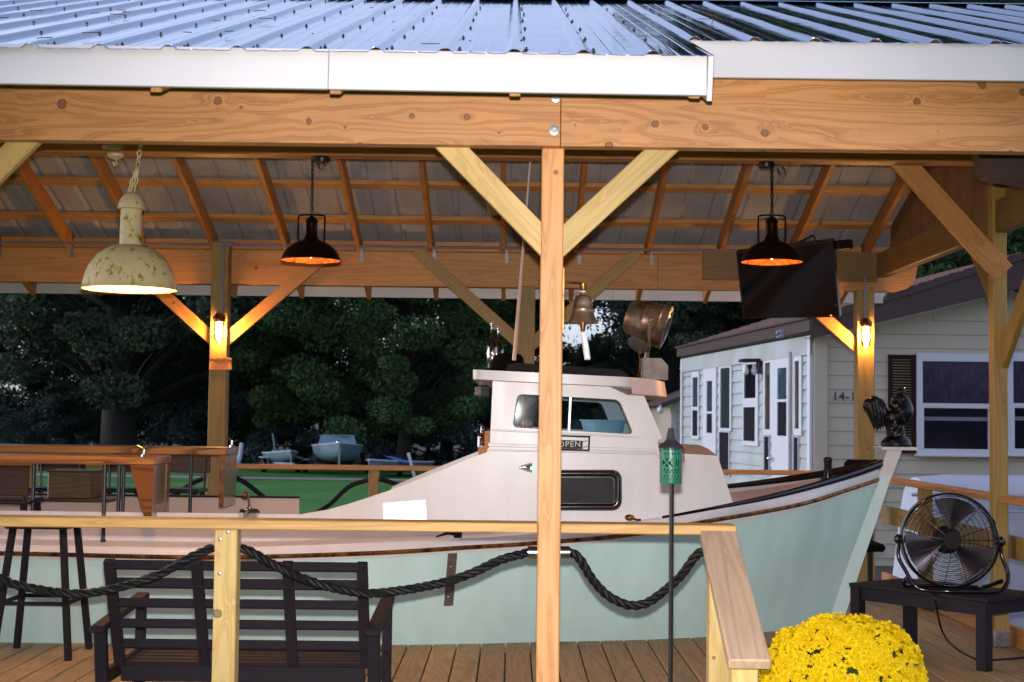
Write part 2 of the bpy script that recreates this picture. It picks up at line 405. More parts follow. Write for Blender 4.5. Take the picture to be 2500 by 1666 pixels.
DGLASS = M('dark_window_glass', '#1b1724', .08, spec=.6, var=.3, vscale=3)
BGLASS = M('blue_window_glass', '#3a4a58', .08, spec=.7, var=.3, vscale=3)
DARKSC = M('dark_screen_mesh', '#120e17', .75, spec=.12, var=.2)
CLEAR = clear('clear_glass', (.97, .98, .98, 1))
TINT = clear('cabin_glass', (.72, .82, .86, 1), refl=1.3)
BOTG = clear('bottle_glass', (.90, .80, .74, 1), rough=.06, refl=2.2, ior=2.0)  # warm tint in the glass stands in for copper reflections
YEL = M('yellow_petal', '#f2d408', .6, spec=.2, var=.12, vscale=40, c2='#dcb400')
YELC = M('yellow_flower_heart', '#e8c404', .8, var=.2)
MUML = M('mum_leaf', '#2e4a16', .6, var=.4, vscale=20)
TEAL = M('green_enamel', '#1d634a', .4, var=.12, vscale=15)
TVB = M('tv_screen', '#050405', .1, spec=.5, var=.1)
BARK = M('bark', '#1e1916', .9, var=.4, vscale=3, bump=.8, bscale=12)
BULB = emit('warm_bulb', (1.0, .46, .12, 1), 420)
BULBP = emit('pendant_bulb', (1.0, .50, .17, 1), 180)
REFLECT = M('reflective_tape', '#f4f4f6', .36, .55, var=.02)

# ------------------------------------------------------------------ ground, path, deck
GZ = -0.5
def noise_sheet(name, x0, x1, y0, y1, z, nx, ny, amp, m):
    b = MB(); rows = []
    for j in range(ny + 1):
        rows.append([V((x0 + (x1 - x0) * i / nx, y0 + (y1 - y0) * j / ny, z + rng.uniform(-amp, amp))) for i in range(nx + 1)])
    b.sheet(rows); return tag(b.build(name, m, fix=False, center=False), kind='structure')
gm, gn, gb = newmat('lawn_grass')
tc = N(gn, 'ShaderNodeTexCoord'); g1 = N(gn, 'ShaderNodeTexNoise'); g1.inputs['Scale'].default_value = .35; g1.inputs['Detail'].default_value = 6
g2 = N(gn, 'ShaderNodeTexNoise'); g2.inputs['Scale'].default_value = 9; g2.inputs['Detail'].default_value = 8
gn.links.new(tc.outputs['Object'], g1.inputs[0]); gn.links.new(tc.outputs['Object'], g2.inputs[0])
ga = N(gn, 'ShaderNodeMath', operation='ADD'); gn.links.new(g1.outputs[0], ga.inputs[0]); gn.links.new(g2.outputs[0], ga.inputs[1])
gr = ramp(gn, [(.35, hexc('#32542c')), (.5, hexc('#406f38')), (.68, hexc('#567f46'))])
gh = N(gn, 'ShaderNodeMath', operation='MULTIPLY'); gh.inputs[1].default_value = .5; gn.links.new(ga.outputs[0], gh.inputs[0]); gn.links.new(gh.outputs[0], gr.inputs[0]); gn.links.new(gr.outputs[0], gb.inputs['Base Color'])
gb.inputs['Roughness'].default_value = .9; gb.inputs['Specular IOR Level'].default_value = .1
gbu = N(gn, 'ShaderNodeBump'); gbu.inputs['Strength'].default_value = .8; gbu.inputs['Distance'].default_value = .06; gn.links.new(g2.outputs[0], gbu.inputs['Height']); gn.links.new(gbu.outputs[0], gb.inputs['Normal'])
b = MB().sheet([[V((x, y, GZ)) for x in (-600, -60, 0, 60, 600)] for y in (-80, 0, 20, 40, 60, 900)])
tag(b.build('lawn', gm, fix=False, center=False), kind='structure')
PATHM = M('path_gravel', '#8a8084', .9, var=.3, vscale=8)
b = MB().sheet([[V((-60, 38.0, GZ + .012)), V((-20, 37.2, GZ + .012)), V((6, 35.4, GZ + .012)), V((18, 33, GZ + .012))], [V((-60, 39.5, GZ + .012)), V((-20, 38.6, GZ + .012)), V((6, 36.6, GZ + .012)), V((18, 34.4, GZ + .012))]])
tag(b.build('path', PATHM, fix=False, center=False), kind='structure')
LITTER = M('leaf_litter', '#1c1712', .95, var=.5, bump=.6, bscale=4)
b = MB().sheet([[V((x, y, GZ + .02)) for x in (-600, -60, 0, 60, 600)] for y in (47, 60, 110, 900)])
tag(b.build('forest_floor', LITTER, fix=False, center=False), kind='structure')
EARTH = M('bare_earth', '#3a3026', .95, var=.4, bump=.5, bscale=8)
b = MB().sheet([[V((x, y, GZ + .008)) for x in (-6, 0, 9.5)] for y in (-1, 3, 13.2)])
tag(b.build('earth', EARTH, fix=False, center=False), kind='structure')

deck = bpy.data.objects.new('deck', None); link(deck, None, Matrix.Translation(V((0, 3, 0)))); tag(deck, kind='structure')
x = -5.2
while x < 3.16:
    board('deck_board', (x, -.12, -.019 + rng.uniform(-.0015, .0015)), (x, 6.55 + rng.uniform(-.01, .01), -.019), .1385, .038, DECKW, deck, bev=.004)
    x += .146
for yy in (-.09, 2.1, 4.3, 6.45):
    board('deck_joist', (-5.2, yy, -.14), (3.2, yy, -.14), .038, .19, PINE, deck)
for xx in (-4.5, -2.4, .15, 3.0):
    for yy in (.05, 3.2, 6.3): board('deck_pier', (xx, yy, -.55), (xx, yy, -.24), .14, .14, PINE, deck, up=(0, 1, 0))

# ------------------------------------------------------------------ pavilion
pav = thing('pavilion', 'open timber pavilion with blue metal roof and white fascia over the boat bar', 'pavilion', (.15, 3.15, 0))
def zm_(y): return 2.901 + (y / 3 if y < 3.15 else (6.3 - y) / 3)
# roof panels: ribbed steel, glossy on top and dull underneath
rm, rn, rb = newmat('roof_steel_blue')
rb.inputs['Base Color'].default_value = hexc('#93a5ba'); rb.inputs['Roughness'].default_value = .14; rb.inputs['Specular IOR Level'].default_value = .8; rb.inputs['Metallic'].default_value = 1.0
tc = N(rn, 'ShaderNodeTexCoord'); r1 = N(rn, 'ShaderNodeTexNoise'); r1.inputs['Scale'].default_value = 2.6; r1.inputs['Detail'].default_value = 2
rn.links.new(tc.outputs['Object'], r1.inputs[0]); rbu = N(rn, 'ShaderNodeBump'); rbu.inputs['Strength'].default_value = .14; rbu.inputs['Distance'].default_value = .012
rn.links.new(r1.outputs[0], rbu.inputs['Height']); rn.links.new(rbu.outputs[0], rb.inputs['Normal'])
r2 = N(rn, 'ShaderNodeTexNoise'); r2.inputs['Scale'].default_value = 9; r2.inputs['Detail'].default_value = 6; rn.links.new(tc.outputs['Object'], r2.inputs[0])
r3 = N(rn, 'ShaderNodeMapRange'); r3.inputs['To Min'].default_value = .03; r3.inputs['To Max'].default_value = .13; rn.links.new(r2.outputs[0], r3.inputs[0]); rn.links.new(r3.outputs[0], rb.inputs['Roughness'])
RUND = M('roof_underside', '#b0aeb0', .75, spec=.2, var=.12, vscale=2, c2='#9c9a9c')
PITCHV = 1 / 3
def prof(x0, n):
    """one rib pitch of 0.2286 m: rib, then two small stiffening beads"""
    out = []
    for k in range(n):
        a = x0 + k * .2286
        out += [(a, 0), (a + .016, .014), (a + .022, .016), (a + .034, .016), (a + .040, .014), (a + .056, 0),
                (a + .100, 0), (a + .106, .0012), (a + .116, .0012), (a + .122, 0), (a + .160, 0), (a + .166, .0012), (a + .176, .0012), (a + .182, 0)]
    out.append((x0 + n * .2286, 0)); return out
screws = []
def roof_panel(x0, nrib, y0, y1, near):
    """a sheet from the eave (y0) to the ridge (y1)"""
    pr = prof(x0, nrib); b = MB(); nseg = 8; top = []; bot = []
    for j in range(nseg + 1):
        y = y0 + (y1 - y0) * j / nseg; jit = rng.uniform(-.002, .002) if 0 < j < nseg else 0
        ey = 0
        top.append([V((px, y + (rng.uniform(-.004, .004) if j == 0 else 0), zm_(y) + h + jit + .002)) for px, h in pr])
        bot.append([p - V((0, 0, .0025)) for p in top[-1]])
    b.mi = 0; b.sheet(top); b.mi = 1; b.sheet(bot)
    b.mi = 0
    for a in (0, nseg): b.sheet([top[a], bot[a]])
    b.sheet([[r[0] for r in top], [r[0] for r in bot]]); b.sheet([[r[-1] for r in top], [r[-1] for r in bot]])
    o = b.build('metal_panel', [rm, RUND], pav, smooth=0, fix=False)
    if near:
        ys = [y0 + .06] + [yy for yy in PURY if yy > y0 + .12]
        for k in range(nrib):
            for yy in ys: screws.append((x0 + k * .2286 + .066 + rng.uniform(-.006, .006), yy + rng.uniform(-.012, .012)))
    return o
PURY = [-.86, -.32, .26, .84, 1.42, 2.0, 2.58, 3.06]
EL, ER, XB = -1.005, -.285, .655            # left eave (longer), right eave, where they meet
xx = XB - 9 * .9144
while xx < XB - .01:
    roof_panel(xx, 4, EL, 3.15, True); xx += .9144
while xx < 3.2:
    roof_panel(xx, 4 if xx + .9 < 3.3 else 3, ER, 3.15, True); xx += .9144
xx = XB - 9 * .9144
while xx < 3.2:
    roof_panel(xx, 4 if xx + .9 < 3.3 else 3, 7.305 if xx < XB - .1 else 6.9, 3.15, False); xx += .9144
b = MB()
for a, yy in screws:
    z = zm_(yy) + .003; nrm = V((0, -1, 3)).normalized()
    b.lathe([(.008, 0), (.008, .0015), (.0038, .002), (.0038, .008), (.003, .009)], 6, (a - .05 if False else a, yy, z), nrm)
tag(b.build('roof_screw', M('screw_head', '#15171b', .6, .2), pav, smooth=0, fix=False), kind='stuff')
b = MB()
for k in range(24):
    px_, y_ = rng.uniform(-2.6, 1.6), rng.uniform(-.9, 1.6)
    if px_ > XB - .1 and y_ < -.1: continue
    a_ = rng.uniform(0, 6.28); L_ = rng.uniform(.03, .08); q_ = [V((px_ + L_ * t * math.cos(a_ + .5 * t), y_ + L_ * t * math.sin(a_ + .5 * t), 0)) for t in (0, .5, 1)]
    for q in q_: q.z = zm_(q.y) + .022
    b.tube(q_, .0018, 4)
tag(b.build('pine_needle', M('dry_needle', '#6a3a26', .8), pav, smooth=0, fix=False), kind='stuff')
MB().slab([[V((-7.5, 2.95, zm_(2.95) + .021)), V((3.34, 2.95, zm_(2.95) + .021)), V((3.34, 3.34, 2.901 + 3.34 / 3 + .021)), V((-7.5, 3.34, 2.901 + 3.34 / 3 + .021))]], (0, 0, .004)).slab([[V((-7.5, 3.341, 4.032)), V((3.34, 3.341, 4.032)), V((3.34, 3.55, 3.86)), V((-7.5, 3.55, 3.86))]], (0, 0, .004)).build('ridge_cap', rm, pav, smooth=0)

# fascia: long overhang left of XB, shorter on the right
for a, c in ((-7.5, -5.12), (-5.12, -2.6), (-2.6, WX(803, 170, 4.78) - .0008), (WX(803, 170, 4.78) + .0008, XB - .02)):
    board('fascia_board', (a, -.972, 2.508 - .0048 * (a - XB)), (c, -.972, 2.508 - .0048 * (c - XB)), .022, .134, WHITE, pav, bev=.002)
board('fascia_return', (XB - .009, -.984, 2.497), (XB - .009, -.62, 2.618), .018, .150, WHITE, pav, bev=.002)
board('fascia_board', (XB + .002, -.262, 2.741), (4.2, -.262, 2.741), .022, .142, WHITE, pav, bev=.002)
for a, c in ((-7.5, -3.2), (-3.2, .9)):
    board('fascia_board', (a, 7.275, 2.502), (c - .002, 7.275, 2.502), .022, .146, WHITE, pav, bev=.002)
board('fascia_board', (.9, 7.275, 2.502), (3.32, 7.275, 2.502), .022, .146, WHITE, pav, bev=.002)
board('rake_board', (3.31, 3.15, 3.89), (3.31, 7.25, 2.523), .022, .14, WHITE, pav)
board('rake_board', (3.31, 3.15, 3.89), (3.31, -.2, 2.773), .022, .14, WHITE, pav)

# beams
def zb(px, py, d=5.71): return WZ(px, py, d)
ZBT = 2.443
SEAM = WX(1369, 300, 5.71)
for a, c in ((-6.0, SEAM - .0012), (SEAM + .0012, 4.0)):
    z0 = ZBT + .143
    bm_ = board('beam', (a, -.002, z0), (c, -.002, z0), .076, .286, FIR, pav, bev=.002)
    if a < 0:
        for px, py in ((1357, 238), (1353, 318)):
            p = W(px, py, 5.71)
            MB().lathe([(.021, 0), (.021, .003), (.018, .004)], 20, (p.x, -.040, p.z), (0, -1, 0)).lathe([(.0115, .003), (.0115, .011), (.009, .013)], 6, (p.x, -.040, p.z), (0, -1, 0)).build('bolt', M('zinc_bolt', '#b8bcc4', .35, .5) if 'zinc_bolt' not in bpy.data.materials else bpy.data.materials['zinc_bolt'], bm_)
ZFT = 2.443
board('beam', (-6.0, 6.3, ZFT + .143), (1.2, 6.3, ZFT + .143), .076, .286, FARB, pav)
b = MB(); xe = WX(2237, 690, 12.05)
lp = [(1.2015, ZFT), (xe - .18, ZFT), (xe - .08, ZFT + .03), (xe - .02, ZFT + .1), (xe, ZFT + .2), (xe, ZFT + .286), (1.2015, ZFT + .286)]
b.slab([[V((p, 6.262, q)) for p, q in lp]], (0, .076, 0)); b.build('beam', FARB, pav)
board('ridge_beam', (-6.0, 3.15, 3.10), (3.2, 3.15, 3.10), .13, .286, FARB, pav)
# posts
XC = WX(1347, 700, 5.75)
for X_ in (-2.42, XC, 3.05 + .0): pass
def vpost(X_, Y_, z1, s, m, name='post', z0=0.0): return board(name, (X_, Y_ + s / 2, z0), (X_, Y_ + s / 2, z1), s, s, m, pav, up=(0, 1, 0), bev=.005)
p_c = vpost(XC, 0.0, ZBT, .0889, FIRP, z0=-.5)
vpost(-2.46, 0.0, ZBT, .0889, FIRP, z0=-.5); vpost(3.2, 0.0, ZBT, .0889, FIRP, z0=-.5)
XFL, XFC, XFR = WX(539, 900, 12.0), WX(1285, 760, 12.0), WX(2105, 900, 12.0)
for X_ in (XFL, XFC, XFR): vpost(X_, 6.12, ZFT + (.34 if X_ == XFL else .0), .14, OLIVE, z0=-.5)
vpost(-5.0, 6.12, ZFT, .14, OLIVE, z0=-.5)
gp = vpost(3.02, 3.24, 2.96, .0889, OLIVE)
MB().box((3.02, 3.285, .05), (.10, .10, .10), None, .004).build('post_base', STEEL, gp)
# knee braces
def brace(pts, d, th, m, up=(0, 1, 0), wd=None):
    a = (V(pts[0]) + V(pts[1])) / 2; c = (V(pts[2]) + V(pts[3])) / 2
    A, C = W(a.x, a.y, d), W(c.x, c.y, d)
    return board('knee_brace', A, C, wd or .089, th, m, pav, up=up, bev=.003)
A, C = W(1068, 325, 5.79), W(1352, 617, 5.79); board('knee_brace', A, C, .096, .04, PINEG, pav, up=(0, 1, 0))
A, C = W(1656, 330, 5.79), W(1350, 612, 5.79); board('knee_brace', A, C, .096, .04, PINE, pav, up=(0, 1, 0))
A, C = W(90, 318, 5.79), W(-233, 640, 5.79); board('knee_brace', A, C, .096, .04, PINE, pav, up=(0, 1, 0))
for x0, x1 in ((XFL, XFL - .92), (XFL, XFL + .92), (XFC, XFC - .92), (XFC, XFC + .92), (XFR, XFR - .92)):
    board('knee_brace', (x0, 6.19, 1.93), (x1, 6.19, 2.74), .10, .04, OLIVE if x0 == XFC else FARB, pav, up=(0, 1, 0))
A, C = W(2170, 360, 8.98), W(2450, 668, 8.98); board('knee_brace', A, C, .14, .038, FARB, pav, up=(0, 1, 0))
A, C = V((3.05, 3.3, 1.75)), V((3.05, 2.35, 2.6)); board('knee_brace', A, C, .038, .14, OLIVE, pav)
A, C = V((3.05, 3.3, 2.06)), V((3.05, 3.9, 2.6)); board('knee_brace', A, C, .038, .14, OLIVED, pav)
# gable: tie beam, boards
tb = board('tie_beam', (3.03, .05, 2.65), (3.03, 6.2, 2.65), .076, .2, OLIVED, pav)
board('tie_beam', (WX(1715, 640, 11.95), 6.19, 2.64), (3.0, 6.19, 2.64), .038, .245, OLIVED, pav)
yy = .32
while yy < 6.0:
    y1 = min(yy + .148, 6.0); zt0, zt1 = zm_(yy) - .05, zm_(y1) - .05
    MB().slab([[V((3.06, yy, 2.56)), V((3.06, y1, 2.56)), V((3.06, y1, zt1)), V((3.06, yy, zt0))]], (.016, 0, 0)).build('gable_board', PLY, pav, smooth=0)
    yy += .152
# rafters and purlins
k = -12
while True:
    X_ = .6 * k
    if X_ > 3.1: break
    y0 = -.945 if X_ < XB - .03 else -.235
    board('rafter', (X_, y0, zm_(y0) - .098), (X_, 3.085, zm_(3.085) - .098), .038, .10, RAFT, pav, up=(1, 0, 0) if False else (0, 0, 1))
    Xf = X_ - .08
    board('rafter', (Xf, 7.24, zm_(7.24) - .118), (Xf, 3.215, zm_(3.215) - .118), .038, .14, RAFT, pav)
    t = MB(); p = V((Xf + .0205, 6.258, 2.70))
    t.slab([[V((Xf + .021, 6.258, 2.77)), V((Xf + .044, 6.258, 2.70)), V((Xf + .044, 6.258, 2.645)), V((Xf + .018, 6.258, 2.645)), V((Xf + .012, 6.258, 2.70))]], (0, -.003, 0)).build('hurricane_tie', TIEM, pav, smooth=0)
    k += 1
for yy in PURY:
    xl = XB - .03 if yy < -.3 else 3.28
    board('purlin', (-7.4, yy, zm_(yy) - .0235), (xl, yy, zm_(yy) - .0235), .089, .036, PURL, pav, up=(0, -PITCHV, 1))
    yf = 6.3 - yy
    board('purlin', (-7.4, yf, zm_(yf) - .0235), (3.28, yf, zm_(yf) - .0235), .089, .036, PURL, pav, up=(0, PITCHV, 1))
for X_ in [(.6 * k - .08 + .3) for k in range(-8, 6)]:
    board('blocking', (X_ - .27, 6.29, 2.775), (X_ + .27, 6.29, 2.775), .038, .085, FARB, pav)
# grey conduit along the far beam and down to both post lamps
zc = WZ(1250, 606, 11.9)
b = MB().tube([(-5, 6.15, zc), (1.95, 6.15, zc)], .011, 8); 
cx1, cx2 = WX(541, 800, 11.85), WX(2112, 800, 11.85)
b.tube([(cx1, 6.105, zc), (cx1, 6.105, 2.06)], .011, 8); b.tube([(cx2, 6.105, 2.56), (cx2, 6.105, 2.02)], .011, 8); b.box((cx1, 6.14, zc), (.13, .05, .05), None, .01)
b.build('conduit', GREYPL, pav)

# ------------------------------------------------------------------ railings
rail = thing('deck_railing', 'pale wooden front railing with flat cap and a sloping stair rail', 'railing', (-.6, .05, 0))
RZ = .955
board('rail_cap', (-4.9, .065, RZ - .019), (XC - .0455, .065, RZ - .019), .14, .038, CAPW, rail, bev=.004)
XS = WX(1752, 1283, 5.75)
board('rail_cap', (XC + .0455, .065, RZ - .019), (XS + .075, .065, RZ - .019), .14, .038, CAPW, rail, bev=.004)
XP = WX(546, 1450, 5.74)
board('rail_post', (XP, .055, -.35), (XP, .055, RZ - .038), .089, .089, PINE, rail, up=(0, 1, 0), bev=.005)
for px, py in ((554, 1300), (535, 1318), (534, 1402)):
    p = W(px, py, 5.745); MB().lathe([(.007, 0), (.007, .003), (.004, .004)], 8, (p.x, .011, p.z), (0, -1, 0)).build('screw', STEEL, rail)
board('rail_post', (XP - 1.55, .055, -.35), (XP - 1.55, .055, RZ - .038), .089, .089, PINE, rail, up=(0, 1, 0), bev=.005)
board('rail_post', (XS + .018, .075, -.35), (XS + .018, .075, RZ - .038), .089, .089, PINE, rail, up=(0, 1, 0), bev=.005)
E1 = W(1831, 1624, 4.9)
board('stair_rail_cap', (XS, -.012, RZ - .035), (E1.x, E1.y, E1.z), .14, .038, GREYP, rail, up=(0, 0, 1), bev=.005)
board('rail_post', (E1.x + .003, E1.y + .16, -.75), (E1.x + .003, E1.y + .16, E1.z + .03), .089, .089, PINE, rail, up=(0, 1, 0), bev=.005)

far = thing('deck_railing', 'far wooden railing with rope, behind the boat and before the lawn', 'railing', (0, 6.4, 0))
RZF = WZ(1000, 1138, 12.2)
board('rail_cap', (-4.9, 6.45, RZF - .019), (WX(2130, 1158, 12.2), 6.45, RZF - .019), .14, .038, FARB, far, bev=.004)
for px in (912, 1690):
    board('rail_post', (WX(px, 1160, 12.1), 6.4, -.4), (WX(px, 1160, 12.1), 6.4, RZF - .038), .089, .089, OLIVE, far, up=(0, 1, 0))
board('rail_post', (-4.0, 6.4, -.4), (-4.0, 6.4, RZF - .038), .089, .089, OLIVE, far, up=(0, 1, 0))
rt = thing('deck_railing', 'side railing behind the fan with brown cap and middle boards', 'railing', (3.12, 4, 0))
board('rail_cap', (3.08, 6.5, .90), (3.08, -.1, .90), .14, .038, FARB, rt, bev=.004)
board('rail_board', (3.13, 6.5, .60), (3.13, -.1, .60), .038, .14, OLIVE, rt)
board('rail_board', (3.13, 6.5, .02), (3.13, -.1, .02), .038, .19, FARB, rt)
for yy in (5.05, 1.6): board('rail_post', (3.065, yy, -.3), (3.065, yy, .88), .089, .089, OLIVE, rt, up=(0, 1, 0))

# ------------------------------------------------------------------ ropes
def rope(name, pts, m, label, group, r=.0094, pitch=.105, off=None, parent=None):
    path = resample(spline(pts, 14), .014); b = MB()
    L = 0; fr = []
    for i, p in enumerate(path):
        t = (path[min(i + 1, len(path) - 1)] - path[max(i - 1, 0)]).normalized()
        a = t.cross(V((0, 1, 0))).normalized(); c = t.cross(a)
        if i: L += (p - path[i - 1]).length
        fr.append((p, a, c, L))
    for k in range(3):
        b.tube([p + (a * math.cos(6.283 * (l / pitch + k / 3)) + c * math.sin(6.283 * (l / pitch + k / 3))) * r for p, a, c, l in fr], r * 1.12, 7)
    o = b.build(name, m, parent)
    if label: tag(o, label, 'rope', group)
    return o
D_ = 5.85
pA = [(-420, 1330), (-300, 1350), (-200, 1372), (-100, 1396), (0, 1413), (34, 1427), (115, 1443), (184, 1450), (268, 1440), (383, 1405), (459, 1364), (520, 1337)]
pB = [(572, 1337), (612, 1347), (689, 1391), (765, 1422), (842, 1442), (900, 1449), (972, 1443), (1068, 1426), (1144, 1403), (1221, 1368), (1290, 1349)]
pC = [(1386, 1348), (1400, 1352), (1418, 1368), (1443, 1410), (1477, 1449), (1516, 1472), (1546, 1479), (1584, 1470), (1634, 1433), (1665, 1403), (1699, 1357), (1722, 1345)]
for pts, lab in ((pA, 'thick black rope sagging from the left of the front railing to its post'), (pB, 'thick black rope sagging across the bench between the two front posts'), (pC, 'thick black rope hanging in a deep loop behind the lantern pole')):
    rope('rope', [W(x, y, D_) for x, y in pts], ROPEB, lab, 'ropes hung along the front railing')
for x0, x1 in ((1289, 1313), (1368, 1391)):
    a, c = W(x0, 1349, D_), W(x1, 1349, D_)
    tag(MB().tube([a, c], .0245, 14).lathe([(.026, 0), (.026, .006)], 14, a, (c - a)).build('rope_clamp', CHROME), 'chrome rope clamp on the %s of the centre post' % ('left side' if x0 < 1300 else 'right side'), 'clamp', 'rope clamps')
Df = 12.05
for pts, lab in (([(380, 1222), (420, 1212), (470, 1180), (506, 1165)], 'far black rope tied to the left face of the far left post'),
                 ([(570, 1165), (600, 1180), (650, 1218), (700, 1250), (745, 1262), (800, 1235), (850, 1190), (897, 1172)], 'far black rope sagging before the green lawn'),
                 ([(926, 1170), (960, 1180), (1010, 1200), (1100, 1225), (1230, 1180)], 'far black rope half hidden behind the sloping boat side')):
    rope('rope', [W(x, y, Df) for x, y in pts], ROPEB, lab, 'ropes hung along the far railing', r=.0105)

# ------------------------------------------------------------------ boat
boat = thing('workboat', 'white and seafoam green wooden workboat set into the deck as a bar', 'boat', (0, 4.25, 0))
YC = 4.25; DC = YC + 5.75
def interp(tab, x):
    xs = [t[0] for t in tab]
    if x <= xs[0]: return tab[0][1]
    for (a, u), (c, v) in zip(tab, tab[1:]):
        if x <= c:
            t = (x - a) / (c - a); return u + (v - u) * t
    return tab[-1][1]
def smooth_tab(tab):
    pts = spline([V((a, c, 0)) for a, c in tab], 8); return [(p.x, p.y) for p in pts]
def curve_px(lst): return [W(x, y, d) for x, y, d in lst]
rub = curve_px([(-520, 1345, 8.64), (0, 1351, 8.62), (497, 1361, 8.62), (900, 1351, 8.66), (1121, 1338, 8.72), (1313, 1326, 8.8), (1527, 1307, 8.9), (1715, 1275, 8.97), (1944, 1234, 9.35), (2070, 1196, 9.72), (2152, 1169, 9.95)])
base = curve_px([(-520, 1562, 8.72), (0, 1563, 8.73), (500, 1566, 8.75), (980, 1568, 8.82), (1313, 1562, 8.99), (1642, 1551, 9.2), (1850, 1548, 9.5), (1980, 1540, 9.78), (2030, 1515, 9.95)])
gun = curve_px([(-520, 1322, 8.68), (0, 1330, 8.66), (497, 1337, 8.66), (900, 1326, 8.70), (1121, 1316, 8.76), (1313, 1302, 8.84), (1560, 1275, 8.93), (1753, 1243, 9.0), (1925, 1207, 9.33), (2071, 1165, 9.72), (2154, 1135, 9.93)])
rubY, rubZ = smooth_tab([(p.x, p.y) for p in rub]), smooth_tab([(p.x, p.z) for p in rub])
basY = smooth_tab([(p.x, p.y) for p in base]); gunY, gunZ = smooth_tab([(p.x, p.y) for p in gun]), smooth_tab([(p.x, p.z) for p in gun])
NST = 64; rubX = (rub[0].x, rub[-1].x); basX = (base[0].x, base[-1].x); gunX = (gun[0].x, gun[-1].x)
def ss(t): return t
def side(sgn):
    rows = []
    for i in range(NST + 1):
        t = i / NST
        xb, xr = basX[0] + (basX[1] - basX[0]) * t, rubX[0] + (rubX[1] - rubX[0]) * t
        B = V((xb, interp(basY, xb), -.03)); T = V((xr, interp(rubY, xr), interp(rubZ, xr)))
        row = []
        for j in range(9):
            u = j / 8; p = B.lerp(T, u); p.y -= .05 * math.sin(math.pi * u) * min(1, (YC - B.y) * 1.5) * .6
            if sgn < 0: p.y = 2 * YC - p.y
            row.append(p)
        rows.append(row)
    return rows
def strake(sgn, inset=0.0):
    rows = []
    for i in range(NST + 1):
        t = i / NST
        xr, xg = rubX[0] + (rubX[1] - rubX[0]) * t, gunX[0] + (gunX[1] - gunX[0]) * t
        A = V((xr, interp(rubY, xr), interp(rubZ, xr))); G = V((xg, interp(gunY, xg), interp(gunZ, xg)))
        mid = A.lerp(G, .5); mid.y -= .012
        r = [A, mid, G]
        if sgn < 0: r = [V((p.x, 2 * YC - p.y, p.z)) for p in r]
        rows.append(r)
    return rows
for s_ in (1, -1):
    MB().sheet(side(s_)).build('hull_side', HULLG, boat, smooth=60)
    st = strake(s_)
    MB().sheet(st).build('sheer_strake', BOATW, boat, smooth=60)
    rr_ = [r[0] + V((0, -.012 * s_, 0)) for r in st]
    MB().tube(rr_, .0135, 8).build('rub_rail', BRONZE, boat)
    # white band under the rub rail
    lo = [p + V((0, .0 if s_ > 0 else 0, -.03)) for p in rr_]; hi = [p + V((0, 0, -.004)) for p in rr_]
    MB().sheet([[p + V((0, .006 * s_, 0)) for p in lo], hi]).build('white_band', BOATW, boat)
    # black gunwale forward
    gl = [r[2] for r in st if r[2].x > .88]
    MB().tube([p + V((0, .01 * s_, .008)) for p in gl], [.008 + .022 * min(1, i / 14) for i in range(len(gl))], 10).build('gunwale', BLACKG, boat)
# transom, side deck, foredeck
r0 = side(1)[0]; l0 = side(-1)[0]; MB().sheet([r0, l0]).build('transom', HULLG, boat)
def cam_y(X_): return min(3.32, YC)
fd = []
SPY = 3.34
for i in range(NST + 1):
    g = strake(1)[i][2]
    if g.x < 1.0: fd.append([g + V((0, .005, -.004)), V((g.x, max(SPY, g.y + .01), g.z + .0))])
MB().sheet(fd).build('side_deck', BOATW, boat)
MB().sheet([[V((p.x, 2 * YC - p.y, p.z)) for p in r] for r in fd]).build('side_deck', BOATW, boat)
fr = []
for i in range(NST + 1):
    g = strake(1)[i][2]
    if g.x > .9:
        h = YC - g.y; fr.append([V((g.x, YC - h * u, g.z - .05 + .05 * (1 - u * u))) for u in (.98, .6, .2, -.2, -.6, -.98)])
MB().sheet(fr).build('foredeck', BOATP, boat)
# stem
th = V((0, .1, 0))
def loop(pts, d): return [W(x, y, d) for x, y in pts]
MB().slab([loop([(2166, 1098), (2203, 1098), (2176, 1168), (2143, 1168)], 9.905)], th * 1.9).build('stem_post', BOATW, boat, smooth=0)
MB().slab([loop([(2150, 1162), (2177, 1162), (2056, 1525), (2016, 1525)], 9.90)], (0, .2, 0)).build('stem_post', STEMG, boat, smooth=0)
cx, cz = W(2186, 1095, 10).x, W(2186, 1095, 10).z
stem_plate = MB().box((cx, 10 - 5.75, cz), (.246, .22, .022), None, .003).build('stem_plate', BOATW, boat)
PLATE_TOP = cz + .011
# cabin sides
DS = 9.08; tS = .035
outer = [(-560, 1327), (735, 1330), (1300, 1308), (1560, 1280), (1793, 1240), (1752, 1113), (1609, 1105), (1606, 1075), (1552, 948), (1203, 925), (1196, 1087), (1188, 1105), (1140, 1122), (1100, 1139), (1050, 1159), (1000, 1179), (950, 1198), (900, 1215), (850, 1231), (800, 1245), (735, 1256), (-560, 1240)]
win = rpoly([(1263, 962), (1512, 976), (1547, 1061), (1251, 1044)], 14)
port = rrect(1336, 1511, 1155, 1240, 16)
o1, w1 = loop(outer, DS), loop(win, DS)
MB().slab([o1, w1], (0, tS, 0)).build('cabin_side', BOATW, boat, smooth=0)
def mirror(l): return [V((p.x, 2 * YC - p.y, p.z)) for p in l]
